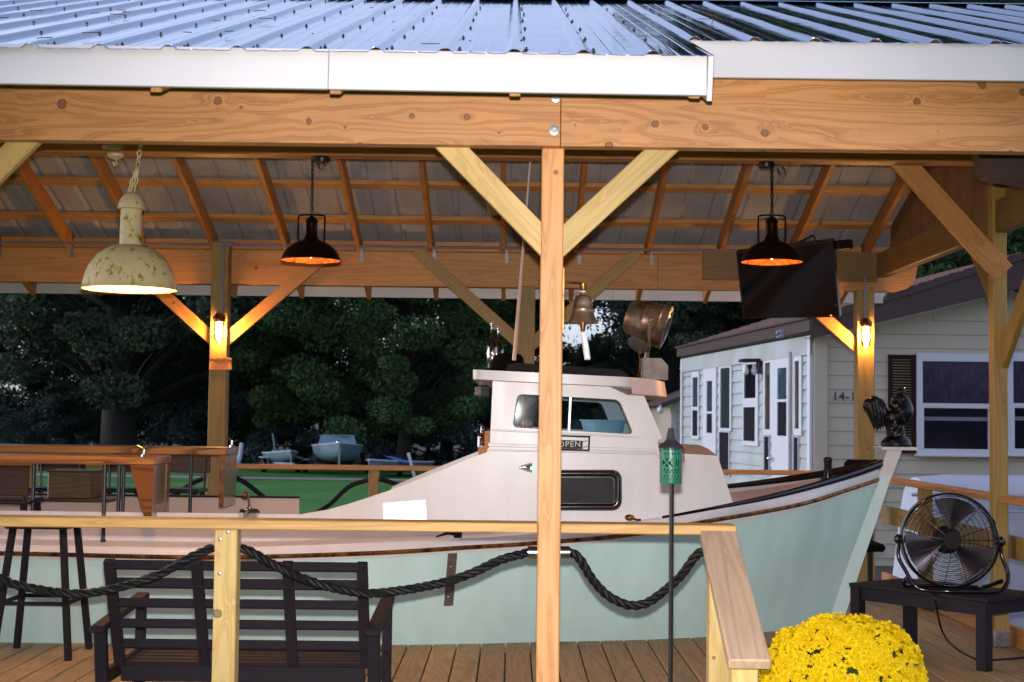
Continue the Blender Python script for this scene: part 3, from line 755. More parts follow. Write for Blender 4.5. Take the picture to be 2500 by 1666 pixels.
# far side: its coaming ends short, leaving a gangway
of = [p for p in o1]
far_lo = loop([(1000, 1310), (1300, 1308), (1560, 1280), (1793, 1240), (1752, 1113), (1609, 1105), (1606, 1075), (1552, 948), (1203, 925), (1196, 1087), (1188, 1105), (1100, 1139), (1050, 1159), (1000, 1179), (900, 1222), (860, 1310)], DS)
MB().slab([mirror(far_lo), mirror(w1)], (0, -tS, 0)).build('cabin_side', BOATW, boat, smooth=0)
xg = W(730, 1236, 10.9).x
MB().slab([[V((-4.9, 5.15, .3)), V((xg, 5.15, .3)), V((xg, 5.15, WZ(700, 1217, 10.9))), V((-4.9, 5.15, WZ(100, 1212, 10.9)))]], (0, .035, 0)).build('coaming', BOATP, boat, smooth=0)
MB().box(((-4.9 + xg) / 2, 5.165, WZ(400, 1214, 10.9) + .009), (xg + 4.9, .06, .012)).build('coaming_cap', BLACKP, boat)
# cabin top mouldings
for a, c in (((1198, 1050), (1560, 1068)), ((1192, 1086), (1604, 1101)), ((1189, 1099), (1609, 1109))):
    A, C = W(*a, DS), W(*c, DS)
    MB().bar(A + V((0, -.006, 0)), C + V((0, -.006, 0)), .012, .011 if a[1] != 1086 else .02, bev=.003).build('moulding', BOATW, boat)
# forward trunk top, sloping front, house front
def cross_sheet(pts, m, name):
    n = loop(pts, DS + .002); MB().sheet([[p + (V((p.x, 2 * YC - p.y, p.z)) - p) * (k / 4) + V((0, 0, .05 * math.sin(math.pi * k / 4))) for p in n] for k in range(5)]).build(name, m, boat)
cross_sheet([(1609, 1105), (1752, 1113)], BOATP, 'trunk_top'); cross_sheet([(1752, 1114), (1793, 1240)], BOATW, 'trunk_front')
n = loop([(1606, 1075), (1552, 948)], DS)
fl_ = [n[0], V((n[0].x, 2 * YC - n[0].y, n[0].z)), V((n[1].x, 2 * YC - n[1].y, n[1].z)), n[1]]
def quad_in(q, u0, u1, v0, v1): return [q[0].lerp(q[1], u).lerp(q[3].lerp(q[2], u), v) for u, v in ((u0, v0), (u1, v0), (u1, v1), (u0, v1))]
nrm = (fl_[1] - fl_[0]).cross(fl_[3] - fl_[0]).normalized() * .03
MB().slab([fl_, quad_in(fl_, .06, .47, .15, .88), quad_in(fl_, .53, .94, .15, .88)], nrm).build('windshield_frame', BOATW, boat, smooth=0)
for u in ((.06, .47), (.53, .94)): MB().slab([quad_in(fl_, u[0], u[1], .15, .88)], nrm * .2).build('windshield_pane', TINT, boat, smooth=0)
MB().box((.15, YC, .62), (1.6, 1.7, .03)).build('cabin_sole', BOATP, boat)
# windows
for l, s_ in ((w1, 1), (mirror(w1), -1)):
    o = MB().slab([[p + V((0, .014 * s_, 0)) for p in l]], (0, .006 * s_, 0)).build('side_window', TINT, boat, smooth=0)
    c = sum(l, V()) / len(l)
    inn = [c + (p - c) * .972 for p in l]
    MB().slab([l, inn], (0, .02 * s_, 0)).build('window_seal', BLACKM, o, smooth=0)
    A, C = W(1393, 968, DS), W(1389, 1052, DS)
    if s_ < 0: A, C = mirror([A, C])
    MB().bar(A + V((0, -.004 * s_, 0)), C + V((0, -.004 * s_, 0)), .016, .02, (0, 1, 0), .003).build('mullion', STEEL, o)
# roof slab
zr = lambda x: 1.655 - .038 * (x + .22)
pl = [(-.235, 3.05), (.72, 3.05), (.86, 3.2), (.97, 3.6), (1.02, 4.25), (.97, 4.9), (.86, 5.3), (.72, 5.45), (-.235, 5.45)]
pl = rpoly(pl, .05, 4)
MB().slab([[V((a, c, zr(a) - .058)) for a, c in pl]], (0, 0, .058)).build('cabin_roof', BOATW, boat, smooth=30)
vf = [(.70, 3.051), (.86, 3.2), (.97, 3.6), (1.02, 4.25), (.97, 4.9), (.86, 5.3)]
MB().sheet([[V((a + .012, c, zr(a) - .002)) for a, c in vf], [V((a + .03, c, zr(a) - .10)) for a, c in vf], [V((a - .0, c, zr(a) - .105)) for a, c in vf], [V((a - .1, c + .0, zr(a) - .06)) for a, c in vf]]).build('roof_visor', BOATP, boat)
# black porthole
lo_ = loop(port, DS); q = loop(rrect(1348, 1497, 1167, 1228, 8), DS)
ph = MB().slab([loop(rrect(1328, 1518, 1147, 1247, 24, 8), DS), q], (0, -.012, 0)).tube(loop(rrect(1337, 1509, 1156, 1238, 18, 8), DS - .012), .02, 10, closed=True).build('porthole_frame', BLACKG, boat, smooth=40)
MB().slab([[p + V((0, -.008, 0)) for p in q]], (0, .004, 0)).build('porthole_glass', M('smoked_glass', '#151014', .55, spec=.3), ph, smooth=0)
# navigation light
c = W(1292, 1143, DS - .01); t = MB()
for k in range(9):
    pass
a = W(1267, 1142, DS)
t.sheet([[V((a.x + (c.x - a.x) * u + .035 * max(0, u - .85), DS - 5.75 - .045 * math.sin(math.pi * v) * (u ** .7), a.z + (.007 + .022 * u) * -math.cos(math.pi * v))) for v in [j / 8 for j in range(9)]] for u in [i / 8 for i in range(10)]])
nav = t.build('navigation_light', CHROME, boat)
MB().ball(W(1298, 1143, DS - .035), (.014, .014, .014)).build('green_lens', emit('green_lens', (.25, 1.0, .45, 1), 1.6), nav)
# OPEN board
cO = W(1403, 1083, DS); 
def pxbox(x0, x1, y0, y1, d, thick):
    A, C = W(x0, y1, d), W(x1, y0, d)
    return MB().slab([[W(x0, y0, d), W(x1, y0, d), W(x1, y1, d), W(x0, y1, d)]], (0, -thick, 0))
sg = thing('open_sign', 'black framed OPEN sign with white letters on the cabin side behind the centre post', 'sign', tuple(W(1390, 1100, DS)))
fo_ = [W(x, y, DS - .003) for x, y in ((1329, 1061), (1441, 1065), (1439, 1102), (1328, 1099))]; fi_ = [W(x, y, DS - .003) for x, y in ((1333, 1065), (1437, 1069), (1435, 1098), (1332, 1095))]
MB().slab([fo_, fi_], (0, -.012, 0)).build('sign_frame', BLACKP, sg, smooth=0)
pa = [W(x, y, DS - .008) for x, y in ((1350, 1073.5), (1423, 1076.5), (1422, 1097), (1349, 1095))]
sp_ = MB().slab([pa], (0, -.006, 0)).build('sign_board', M('sign_black', '#221c22', .6), sg, smooth=0)
for px in (1428, 1341):
    for py in (1078, 1092): MB().tube([W(px - 5, py + 1, DS - .012), W(px, py, DS - .016), W(px + 6, py - 2, DS - .008)], .003, 6).build('cord_knot', M('hemp', '#b09868', .9) if 'hemp' not in bpy.data.materials else bpy.data.materials['hemp'], sg)
def text(s, size, p, m, parent=None, rot=(90, 0, 0), spacing=1.0, name='lettering', ext=.0012, bold=0.0, shear=0):
    cu = bpy.data.curves.new(name, 'FONT'); cu.body = s; cu.size = size; cu.align_x = 'CENTER'; cu.align_y = 'CENTER'; cu.extrude = ext; cu.space_character = spacing; cu.offset = bold; cu.resolution_u = 3
    o = bpy.data.objects.new(name, cu); dg_m = Matrix.Translation(V(p)) @ Euler([R(q) for q in rot]).to_matrix().to_4x4()
    tmp = o; col.objects.link(tmp); bpy.context.view_layer.update()
    me = bpy.data.meshes.new_from_object(tmp.evaluated_get(bpy.context.evaluated_depsgraph_get())); bpy.data.objects.remove(tmp)
    me.materials.clear(); me.materials.append(m)
    return link(bpy.data.objects.new(name, me), parent, dg_m)
LETW = M('letter_white', '#dcd8d6', .6)
text('OPEN', .05, W(1390, 1085.3, DS - .0155), LETW, sp_, rot=(90, -1.3, 0), spacing=1.15)
# reflective panel
tag(MB().slab([loop([(935, 1229), (1039, 1221), (1042, 1272), (937, 1272)], DS - .002)], (0, -.003, 0)).build('reflective_panel', REFLECT, boat, smooth=0), 'bright white reflective panel')
# fairlead, cleat, strap plate
p = W(1537, 1264, 8.98); MB().ball(p, (.03, .02, .02)).tube([p, p + V((.05, 0, -.015)), p + V((.07, .0, -.012))], .008, 6).build('fairlead', BRONZE, boat)
p = W(1105, 1312, 8.72); MB().tube([p + V((-.1, 0, .0)), p + V((-.03, 0, .025)), p + V((.02, 0, .02))], [.004, .011, .012], 8).box(p + V((.03, .02, .02)), (.05, .05, .05), None, .006).build('cleat', BLACKM, boat)
l = [(1094, 1350), (1117, 1349), (1106, 1479), (1083, 1480)]
p0 = interp(basY, W(1100, 1400, 8.7).x); sp = MB()
A = [V((W(x, y, 8.64).x, 8.62 - 5.75 + (.0 if y < 1400 else .045), W(x, y, 8.66).z)) for x, y in l]
stp = MB().slab([A], (0, -.006, 0)).build('strap_plate', M('rusty_plate', '#5a4a40', .5, .4, var=.4, vscale=30), boat, smooth=0)
for px, py, dy in ((1101, 1384, .012), (1098, 1415, .02), (1094, 1459, .038)):
    q = W(px, py, 8.64); MB().lathe([(.009, 0), (.007, .006), (0.001, .008)], 10, (q.x, 8.615 - 5.75 + dy, q.z), (0, -1, 0)).build('bolt', CHROME, stp)
# mooring bitt, throttle
p = W(2021, 1168, 9.75); MB().lathe([(.028, 0), (.026, .10), (.03, .115), (.03, .13), (.02, .14), (.001, .142)], 16, p).lathe([(.05, -.01), (.05, .004)], 16, p).build('mooring_bitt', BLACKG, boat)
q = W(601, 1256, 9.0); thr = MB().lathe([(.062, 0), (.068, .035), (.055, .055), (.02, .06), (.012, .07)], 20, q + V((0, .1, -.03))).build('throttle_base', CHROME, boat)
MB().tube([q + V((0, .1, .02)), q + V((-.006, .1, .12))], .007, 8).tube([q + V((.012, .1, .02)), q + V((-.0, .1, .09))], .004, 6).build('throttle_lever', CHROME, thr)
MB().ball(W(598, 1209, 9.1), .021).build('throttle_knob', M('red_knob', '#5a1e1a', .4), thr)
# roof rack
for yy, lab in ((3.35, 0), (5.1, 1)):
    lp = loop([(1225, 930), (1240, 890), (1262, 886), (1515, 903), (1532, 914), (1545, 934)], yy + 5.75)
    h1 = loop(rpoly([(1255, 915), (1265, 904), (1395, 911), (1412, 922)], 4), yy + 5.75); h2 = loop(rpoly([(1440, 924), (1452, 914), (1500, 917), (1512, 928)], 4), yy + 5.75)
    zmin = min(p.z for p in lp)
    if yy > 4: lp, h1, h2 = ([V((q.x, 5.1, q.z)) for q in z] for z in (loop([(1225, 930), (1240, 896), (1262, 893), (1515, 909), (1532, 918), (1545, 934)], 9.1), loop(rpoly([(1255, 915), (1265, 904), (1395, 911), (1412, 922)], 4), 9.1), loop(rpoly([(1440, 924), (1452, 914), (1500, 917), (1512, 928)], 4), 9.1)))
    MB().slab([lp, h1, h2], (0, .03, 0)).build('roof_rack', BLACKP, boat, smooth=0)
for px in (1245, 1380, 1510):
    q = W(px, 905 + (px - 1245) * .055, 9.12); MB().bar((q.x, 3.36, q.z), (q.x, 5.12, q.z), .03, .02).build('rack_crossbar', BLACKP, boat)
# antenna
A, C = W(1255, 880, 9.6), W(1296, 378, 9.6); MB().tube([A, A.lerp(C, .5), C], [.013, .0105, .007], 8).build('antenna', BOATP, boat)
# searchlight
sl_ = MB(); ax = V((.93, -.18, -.30)).normalized(); c = W(1582, 786, 9.55)
k_ = 1.17; sl_.lathe([(r * k_, z * k_) for r, z in [(.02, -.128), (.075, -.124), (.098, -.10), (.112, -.03), (.1145, -.025), (.112, -.02), (.120, .06), (.1245, .066), (.121, .072), (.125, .10), (.127, .108), (.118, .112)]], 36, c, ax)
sea = sl_.build('searchlight', LAMPM, boat)
MB().lathe([(.137, .123), (.094, .138), (.001, .145)], 28, c, ax, cap=False).build('searchlight_lens', DGLASS, sea)
sd_ = V((0, -1, 0)); yk = MB()
for s_ in (-1, 1):
    e = c + V((0, .153 * s_, 0)); bt = W(1581, 858, 9.55); yk.tube([e, e + V((-.004, 0, -.06)), bt + V((0, .13 * s_, .03)), bt], [.011, .011, .012, .013], 8); yk.lathe([(.014, 0), (.014, .012), (.008, .016)], 12, e, (0, s_, 0))
yk.tube([W(1581, 858, 9.55), W(1577, 884, 9.55)], .016, 10); yk.build('searchlight_yoke', LAMPM, sea)
dsh = MB().lathe([(.07, -.002), (.074, .003), (.03, .012), (.001, .013)], 24, W(1557, 842, 9.5), V((-.5, -.5, -.7))).build('searchlight_back', STEEL, sea)
bx = MB().slab([loop([(1570, 874), (1615, 875), (1631, 893), (1631, 928), (1570, 926)], 9.45)], (0, .17, 0)).build('searchlight_box', M('dull_plate', '#8a8784', .6, .3, var=.35, vscale=14), boat, smooth=0)
for px, py in ((1574, 878), (1574, 901), (1574, 922), (1627, 895), (1627, 923)): q = W(px, py, 9.45); MB().lathe([(.004, 0), (.003, .003)], 6, q, (0, -1, 0)).build('screw', BLACKM, bx)
MB().tube(spline([W(1563, 850, 9.42), W(1561, 862, 9.42), W(1562, 890, 9.42), W(1557, 931, 9.42)], 5), .0035, 6).ball(W(1562, 863, 9.42), (.009, .009, .014), 8, 6).build('pull_chain', BRONZE, sea)
# small floodlight under the aft end of the roof
q = W(1173, 955, 9.3); fl2 = MB().box(q + V((.02, .05, 0)), (.075, .05, .08), Matrix.Rotation(R(20), 3, 'Z'), .012).bar(q + V((0, .05, .04)), q + V((.0, .05, .07)), .02, .02).build('floodlight', M('cast_grey', '#4a484e', .5, .4), boat)
MB().box(q + V((-.012, .018, -.002)), (.05, .008, .055), Matrix.Rotation(R(20), 3, 'Z'), .004).build('floodlight_lens', M('faceted_lens', '#c8c4c0', .25, .6, var=.6, vscale=90), fl2)
MB().tube(spline([q + V((.05, .05, .03)), q + V((.09, .05, -.02)), q + V((.08, .05, -.06)), q + V((.11, .06, -.08))], 5), .004, 6).build('floodlight_cable', BLACKM, fl2)
# aft wooden ledge with bottle
lg = MB().slab([loop([(1168, 1116), (1168, 1092), (1183, 1090), (1183, 1054), (1197, 1052), (1197, 1116)], 9.6)], (0, .3, 0)).build('bottle_rack', FARB, boat, smooth=0)

rv = MB()
for k in range(7):
    for px, py in ((1566 + k * 9.5, 1309 + k * 11.5), (1598 + k * 9.5, 1309 + k * 11.5)):
        q = W(px, py, 9.0); xb = q.x; yy = interp(basY, xb) + (interp(rubY, xb) - interp(basY, xb)) * .7 - .03
        rv.lathe([(.006, 0), (.005, .003), (.001, .004)], 8, (xb, yy + .004, q.z), (0, -1, 0))
rv.build('hull_rivet', HULLG, boat)
# things on and in the boat
def bottle(px, py0, py1, d, r, label, m=BOTG, neck=.36, fill=None):
    A, C = W(px, py0, d), W(px, py1, d); h = C.z - A.z
    o = MB().lathe([(r * .9, 0), (r, h * .02), (r, h * .5), (r * .85, h * .57), (r * neck, h * .68), (r * neck * .92, h * .93), (r * neck * 1.15, h * .935), (r * neck * 1.15, h * .965), (r * neck * .9, h * .97)], 20, (A.x, A.y, A.z)).build('bottle', m, smooth=40, base=True)
    tag(o, label, 'bottle', 'clear glass bottles on the boat')
    MB().lathe([(r * neck * 1.0, h * .95), (r * neck * 1.0, h)], 12, A).build('stopper', M('cork', '#b8946a', .8) if 'cork' not in bpy.data.materials else bpy.data.materials['cork'], o)
    MB().lathe([(r * .88, h * .02), (r * .9, h * .2), (r * .9, h * .22)], 16, A).build('drink', clear('amber_drink', (.75, .42, .22, 1)) if 'amber_drink' not in bpy.data.materials else bpy.data.materials['amber_drink'], o)
    return o
bottle(1201, 912, 785, 10.3, .038, 'taller clear glass bottle with cork standing on the cabin roof beside the black hat')
bottle(1217, 912, 797, 10.5, .037, 'shorter clear glass bottle close behind the tall one on the cabin roof')
bottle(1176, 1094, 1040, 9.75, .03, 'small clear bottle on the wooden rack at the aft cabin wall')
hp = W(1240, 905, 9.9)
hat = MB().lathe([(.19, .0), (.20, .006), (.13, .014), (.112, .02), (.108, .08), (.09, .108), (.05, .118), (.001, .12)], 28, hp).build('hat', BLACKF, base=True)
tag(hat, 'round black hat with wide brim lying on the cabin roof', 'hat')
# life ring, cord, float and tub seen through the side window
c = W(1262, 953, 10.2); pts = [c + V((.115 * math.cos(a), .02 * math.sin(a), .115 * math.sin(a))) for a in [2 * math.pi * k / 28 for k in range(28)]]
lr = MB().tube(pts, .042, 12, closed=True).build('life_ring', M('life_ring_white', '#b8b4b0', .6)); tag(lr, 'white life ring hanging inside the cabin behind the side window', 'life ring')
MB().tube(pts[3:7], .045, 12).build('life_ring_band', M('grey_band', '#5a5a60', .7), lr)
ORG = M('orange_cord', '#e85a1c', .7)
tag(MB().tube(spline([W(1283, 955, 9.6), W(1281, 985, 9.6), W(1274, 1010, 9.6), W(1272, 1047, 9.6)], 6), .0045, 6).tube(spline([W(1281, 955, 9.6), W(1280, 990, 9.6), W(1281, 1015, 9.6), W(1279, 1048, 9.6)], 6), .0045, 6).build('orange_cord', ORG), 'thin orange cord hanging in two strands behind the cabin window', 'cord')
fl3 = MB().ball(W(1288, 1035, 9.9), (.04, .04, .034)).build('fishing_float', BOATP); tag(fl3, 'pale pink round float low in the left half of the cabin window', 'float')
c = W(1472, 1060, 9.9); tub = MB().lathe([(.13, 0), (.15, .085), (.16, .088), (.16, .096), (.148, .096), (.13, .02)], 32, (c.x, c.y, c.z), cap=True)
tag(tub.build('plastic_tub', M('pale_blue_plastic', '#b4dcea', .5), base=True), 'pale blue round plastic tub behind the right half of the cabin window', 'tub')
MB().box((.42, YC, c.z - .012), (.85, 1.5, .02)).build('cabin_shelf', BOATW, boat)
# rooster on the stem plate
ro = thing('rooster_statue', 'glossy black rooster statue standing on the white plate at the bow', 'statue', (cx, 4.25, PLATE_TOP))
RG = M('rooster_black', '#0a0605', .36, spec=.3, var=.4, vscale=25, bump=.35, bscale=45)
def rp(px, py, dy=0): q = W(px, py, 10.0); return V((q.x, 4.25 + dy, q.z))
rb_ = MB()
rb_.lathe([(.10, 0), (.105, .02), (.09, .05), (.06, .075), (.045, .085)], 20, rp(2188, 1091))
rb_.ball(rp(2184, 1082), (.075, .075, .04)); rb_.ball(rp(2165, 1082), (.042, .05, .03))
rb_.tube([rp(2188, 1075), rp(2186, 1050), rp(2182, 1030)], [.062, .06, .066], 14)
body = spline([rp(2158, 1024), rp(2172, 1022), rp(2188, 1020), rp(2202, 1004), (rp(2203, 985)), rp(2200, 970), rp(2199, 957)], 6)
rs = [(.03 + .05 * math.sin(min(1, i / 14) * 1.57)) if i < 18 else max(.026, .08 - (i - 18) * .0032) for i in range(len(body))]
rb_.tube(body, rs, 16)
rbody = rb_.build('rooster_body', RG, ro, smooth=60)
rb_ = MB()
rb_.ball(rp(2200, 958), (.03, .026, .03)); rb_.build('rooster_head', RG, ro)
MB().lathe([(.011, 0), (.008, .02), (.001, .04)], 8, rp(2206, 960), (1, 0, -.25)).build('beak', RG, ro)
cm = MB(); cmpt = [(2189, 960), (2188, 946), (2193, 952), (2196, 942), (2199, 950), (2204, 941), (2206, 950), (2211, 946), (2210, 958)]
cm.slab([[rp(x, y, -.006) for x, y in cmpt]], (0, .012, 0)); cm.build('comb', RG, ro, smooth=0)
cm = MB(); cm.ball(rp(2207, 970), (.012, .008, .02), 8, 6); cm.build('wattle', RG, ro)
tl = MB()
for k, (ex, ey, mx_, my_) in enumerate([(2136, 1050, 2122, 990), (2132, 1035, 2118, 985), (2142, 1055, 2130, 985), (2150, 1050, 2140, 990), (2126, 1020, 2117, 990), (2156, 1046, 2148, 1000), (2146, 1046, 2136, 978), (2161, 1040, 2155, 1002)]):
    for dy in (-.03, 0, .03):
        tl.tube(spline([rp(2165, 1018, dy * .5), rp(2150, 990 - k, dy), rp(2136, 978 + (k % 3) * 4, dy), rp(mx_, my_, dy * 1.3), rp(ex + dy * 60, ey - abs(dy) * 200, dy * 1.5)], 5), [.018] * 5 + [.02] * 6 + [.022] * 5 + [.02, .018, .012, .008, .003], 7)
tl.build('tail', RG, ro, smooth=60)
for s_ in (-1, 1): MB().ball(rp(2182, 1018, .062 * s_), (.065, .022, .045), 14, 8, Matrix.Rotation(R(-15), 3, 'Y')).build('wing', RG, ro)
fe = MB()
for k in range(150):
    a = rng.uniform(0, 6.28); z = rng.uniform(0, 1); q = rp(2186 + rng.uniform(-14, 14), 1088 - z * 115 + rng.uniform(-3, 3)); r_ = .07 if z < .2 else .058 + .02 * math.sin(z * 3)
    fe.ball(q + V((0, -abs(math.cos(a)) * r_ * rng.uniform(.7, 1), 0)), (.012, .008, .02), 5, 3, Euler((rng.uniform(-.5, .5), rng.uniform(-.6, .6), 0)).to_matrix())
tag(fe.build('feather', RG, ro, smooth=0, fix=False), kind='stuff')
# dark cushion beyond the bow
q = W(2101, 1137, 11.3); cu_ = thing('lounge_chair', 'black fuzzy chair back showing over the bow rail below the right post lamp', 'chair', (q.x, q.y, 0))
MB().box(q + V((0, .06, -.03)), (.225, .09, .15), None, .03).build('backrest', BLACKF, cu_)
for s_ in (-1, 1):
    MB().box((q.x + .09 * s_, q.y + .07, .4), (.035, .035, .75)).build('leg', BLACKM, cu_)
MB().box((q.x, q.y - .12, .42), (.24, .36, .06), None, .02).build('seat', BLACKF, cu_)

# ------------------------------------------------------------------ lamps
def post_lamp(px, py0, py1, label):
    A, C = W(px, py0, 11.80), W(px, py1, 11.80); h = A.z - C.z; o = thing('post_lamp', label, 'lamp', (A.x, A.y, C.z), 'caged lamps on the far posts')
    y = 6.045; x = A.x
    MB().lathe([(.012, h * 1.02), (.03, h * 1.0), (.052, h * .88), (.054, h * .80), (.046, h * .79), (.046, h * .72)], 20, (x, y, C.z)).box((x, y + .045, C.z + h * .86), (.05, .08, .05), None, .008).build('lamp_cap', BRONZE, o)
    MB().lathe([(.042, h * .74), (.043, h * .3), (.036, h * .12), (.02, h * .04), (.001, h * .02)], 20, (x, y, C.z), cap=False).build('glass_globe', CLEAR, o)
    MB().lathe([(.012, h * .72), (.02, h * .6), (.028, h * .42), (.022, h * .28), (.008, h * .22), (.001, h * .21)], 16, (x, y, C.z)).build('bulb', BULB, o)
    cg = MB()
    for k in range(4):
        a = math.pi * k / 4 + .2; d_ = V((math.cos(a), math.sin(a), 0))
        cg.tube([V((x, y, C.z)) + d_ * r + V((0, 0, z)) for r, z in ((.049, h * .76), (.049, h * .26), (.042, h * .1), (.02, h * .01), (0, 0))], .0022, 5)
        cg.tube([V((x, y, C.z)) - d_ * r + V((0, 0, z)) for r, z in ((.049, h * .76), (.049, h * .26), (.042, h * .1), (.02, h * .01), (0, 0))], .0022, 5)
    for z in (.62, .44, .26): cg.tube([V((x + .049 * math.cos(t), y + .049 * math.sin(t), C.z + h * z)) for t in [6.283 * i / 18 for i in range(18)]], .0022, 5, closed=True)
    cg.build('cage', BRONZE, o)
post_lamp(536, 766, 840, 'lit caged glass lamp on the far left post above the warning sign')
post_lamp(2114, 778, 852, 'lit caged glass lamp on the far right post beside the television')

def chain(b, A, C, link=.04, r=.003):
    A, C = V(A), V(C); L = (C - A).length; n = max(2, int(L / (link * .72))); d = (C - A).normalized(); s = d.orthogonal().normalized(); s2 = d.cross(s)
    for k in range(n):
        c = A + (C - A) * ((k + .5) / n); u = s if k % 2 else s2
        b.tube([c + d * (link / 2 * math.cos(t)) + u * (link * .28 * math.sin(t)) for t in [6.283 * i / 10 for i in range(10)]], r, 5, closed=True)
DL = 8.9; YL = DL - 5.75
def dark_pendant(px, py_rim, w_px, label):
    c = W(px, py_rim, DL); k = w_px / (2 * F / DL); o = thing('pendant_lamp', label, 'lamp', (c.x, YL, c.z), 'dark pendant lamps')
    out = [(1.0, 0), (1.005, .02), (.98, .07), (.93, .20), (.83, .36), (.66, .52), (.46, .63), (.30, .69), (.24, .74), (.20, .84), (.17, .92), (.165, 1.25), (.21, 1.28), (.2, 1.36), (.12, 1.45), (.05, 1.50), (.001, 1.52)]
    MB().lathe([(r * k, z * k) for r, z in out], 40, (c.x, YL, c.z), cap=False).build('lamp_shade', COPPER, o, smooth=45)
    MB().lathe([(r * k * .985, z * k + .002) for r, z in [(1.0, 0), (.97, .08), (.92, .2), (.82, .35), (.65, .51), (.45, .61), (.25, .66), (.001, .67)]], 40, (c.x, YL, c.z), cap=False).build('shade_lining', COPIN, o, smooth=45)
    MB().lathe([(.001, .06), (.12, .10), (.19, .22), (.15, .36), (.08, .46), (.08, .62)], 16, (c.x, YL, c.z)) if False else None
    MB().lathe([(.001 * k, .10 * k), (.11 * k, .14 * k), (.17 * k, .26 * k), (.13 * k, .4 * k), (.08 * k, .5 * k), (.08 * k, .64 * k)], 16, (c.x, YL, c.z)).build('bulb', BULBP, o)
    h = MB()
    h.tube(spline([(c.x - .43 * k, YL, c.z + .64 * k), (c.x - .44 * k, YL, c.z + 1.0 * k), (c.x - .44 * k, YL, c.z + 1.42 * k), (c.x - .38 * k, YL, c.z + 1.52 * k), (c.x, YL, c.z + 1.54 * k), (c.x + .38 * k, YL, c.z + 1.52 * k), (c.x + .44 * k, YL, c.z + 1.42 * k), (c.x + .44 * k, YL, c.z + 1.0 * k), (c.x + .43 * k, YL, c.z + .64 * k)], 5), .0055, 8)
    for a in range(4): t = R(45 + 90 * a); h.bar((c.x + .2 * k * math.cos(t), YL + .2 * k * math.sin(t), c.z + .9 * k), (c.x + .19 * k * math.cos(t), YL + .19 * k * math.sin(t), c.z + 1.26 * k), .004, .012)
    h.build('handle', COPPER, o)
    b = MB(); chain(b, (c.x, YL, c.z + 1.53 * k), (c.x, YL, 2.955), .036, .0028); b.tube([(c.x + .004, YL, c.z + 1.53 * k), (c.x - .004, YL, 2.95)], .003, 6); b.build('chain', BLACKM, o)
    bx = MB().lathe([(.045, -.01), (.05, .012), (.045, .02)], 20, (c.x + .055 * (1 if px < 1500 else -.6), YL, 2.935)); bx.tube(spline([(c.x + .06, YL - .01, 2.93), (c.x + .08, YL - .02, 2.9), (c.x + .05, YL - .02, 2.88), (c.x + .03, YL - .01, 2.92)], 4), .004, 5); bx.build('ceiling_box', BLACKM, o)
dark_pendant(759, 637, 147, 'dark bronze dome pendant lamp with handle, hanging left of the centre post')
dark_pendant(1884, 641, 151, 'dark bronze dome pendant lamp with handle, hanging before the television')
# big cream lamp
c = W(316, 708, 8.0); YB = 8.0 - 5.75; k = 229 / (2 * F / 8.0)
cl = thing('pendant_lamp', 'large cream dome pendant lamp with flaking mossy paint at the left', 'lamp', (c.x, YB, c.z))
cm, cn, cb = newmat('cream_flaking'); tc = N(cn, 'ShaderNodeTexCoord'); cn1 = N(cn, 'ShaderNodeTexNoise'); cn1.inputs['Scale'].default_value = 24; cn1.inputs['Detail'].default_value = 9; cn1.inputs['Roughness'].default_value = .72
mp = N(cn, 'ShaderNodeMapping'); mp.inputs['Scale'].default_value = (1, 1, .7); cn.links.new(tc.outputs['Object'], mp.inputs[0]); cn.links.new(mp.outputs[0], cn1.inputs[0])
cr = ramp(cn, [(.0, hexc('#cfc19c')), (.55, hexc('#c6b78c')), (.58, hexc('#a8963e')), (.63, hexc('#6e6a1c'))]); cn.links.new(cn1.outputs[0], cr.inputs[0]); cn.links.new(cr.outputs[0], cb.inputs['Base Color']); cb.inputs['Roughness'].default_value = .6
cbu = N(cn, 'ShaderNodeBump'); cbu.inputs['Strength'].default_value = .4; cbu.inputs['Distance'].default_value = .004; cn.links.new(cn1.outputs[0], cbu.inputs['Height']); cn.links.new(cbu.outputs[0], cb.inputs['Normal'])
out = [(1.0, 0), (1.01, .02), (.99, .05), (.97, .18), (.92, .36), (.83, .56), (.70, .73), (.52, .86), (.34, .94), (.245, .96), (.235, 1.0), (.225, 1.72), (.285, 1.74), (.285, 1.79), (.26, 1.9), (.18, 2.03), (.08, 2.1), (.001, 2.11)]
MB().lathe([(r * k, z * k) for r, z in out], 48, (c.x, YB, c.z), cap=False).build('lamp_shade', cm, cl, smooth=45)
MB().lathe([(r * k * .985, z * k + .003) for r, z in [(1.0, 0), (.97, .1), (.95, .2), (.9, .36), (.81, .55), (.68, .72), (.5, .84), (.22, .93), (.001, .94)]], 48, (c.x, YB, c.z), cap=False).build('shade_lining', M('cream_lining', '#e8d8b0', .5), cl, smooth=45)
MB().lathe([(.001, .02), (.03, .03), (.05, .07), (.04, .12), (.02, .16), (.02, .25)], 16, (c.x, YB, c.z + .03)).build('bulb', BULBP, cl)
b = MB(); top = V((c.x + .005, YB, c.z + 2.1 * k)); chain(b, top, top + V((.02, 0, .13)), .06, .005); chain(b, top + V((.02, 0, .11)), V((c.x + .03, YB + .1, 3.02)), .045, .004); chain(b, top + V((-.02, 0, .0)), top + V((.015, 0, .12)), .05, .005); b.build('chain', CREAM, cl)
q = W(288, 372, 8.95); MB().lathe([(.02, -.045), (.05, -.03), (.055, .0), (.085, .012), (.085, .03)], 24, (q.x, q.y - .06, q.z - .01)).tube(spline([q + V((0, -.06, -.04)), q + V((.012, -.06, -.09)), q + V((-.012, -.06, -.07)), q + V((0, -.06, -.1))], 4), .005, 6).build('ceiling_rose', CREAM, cl)

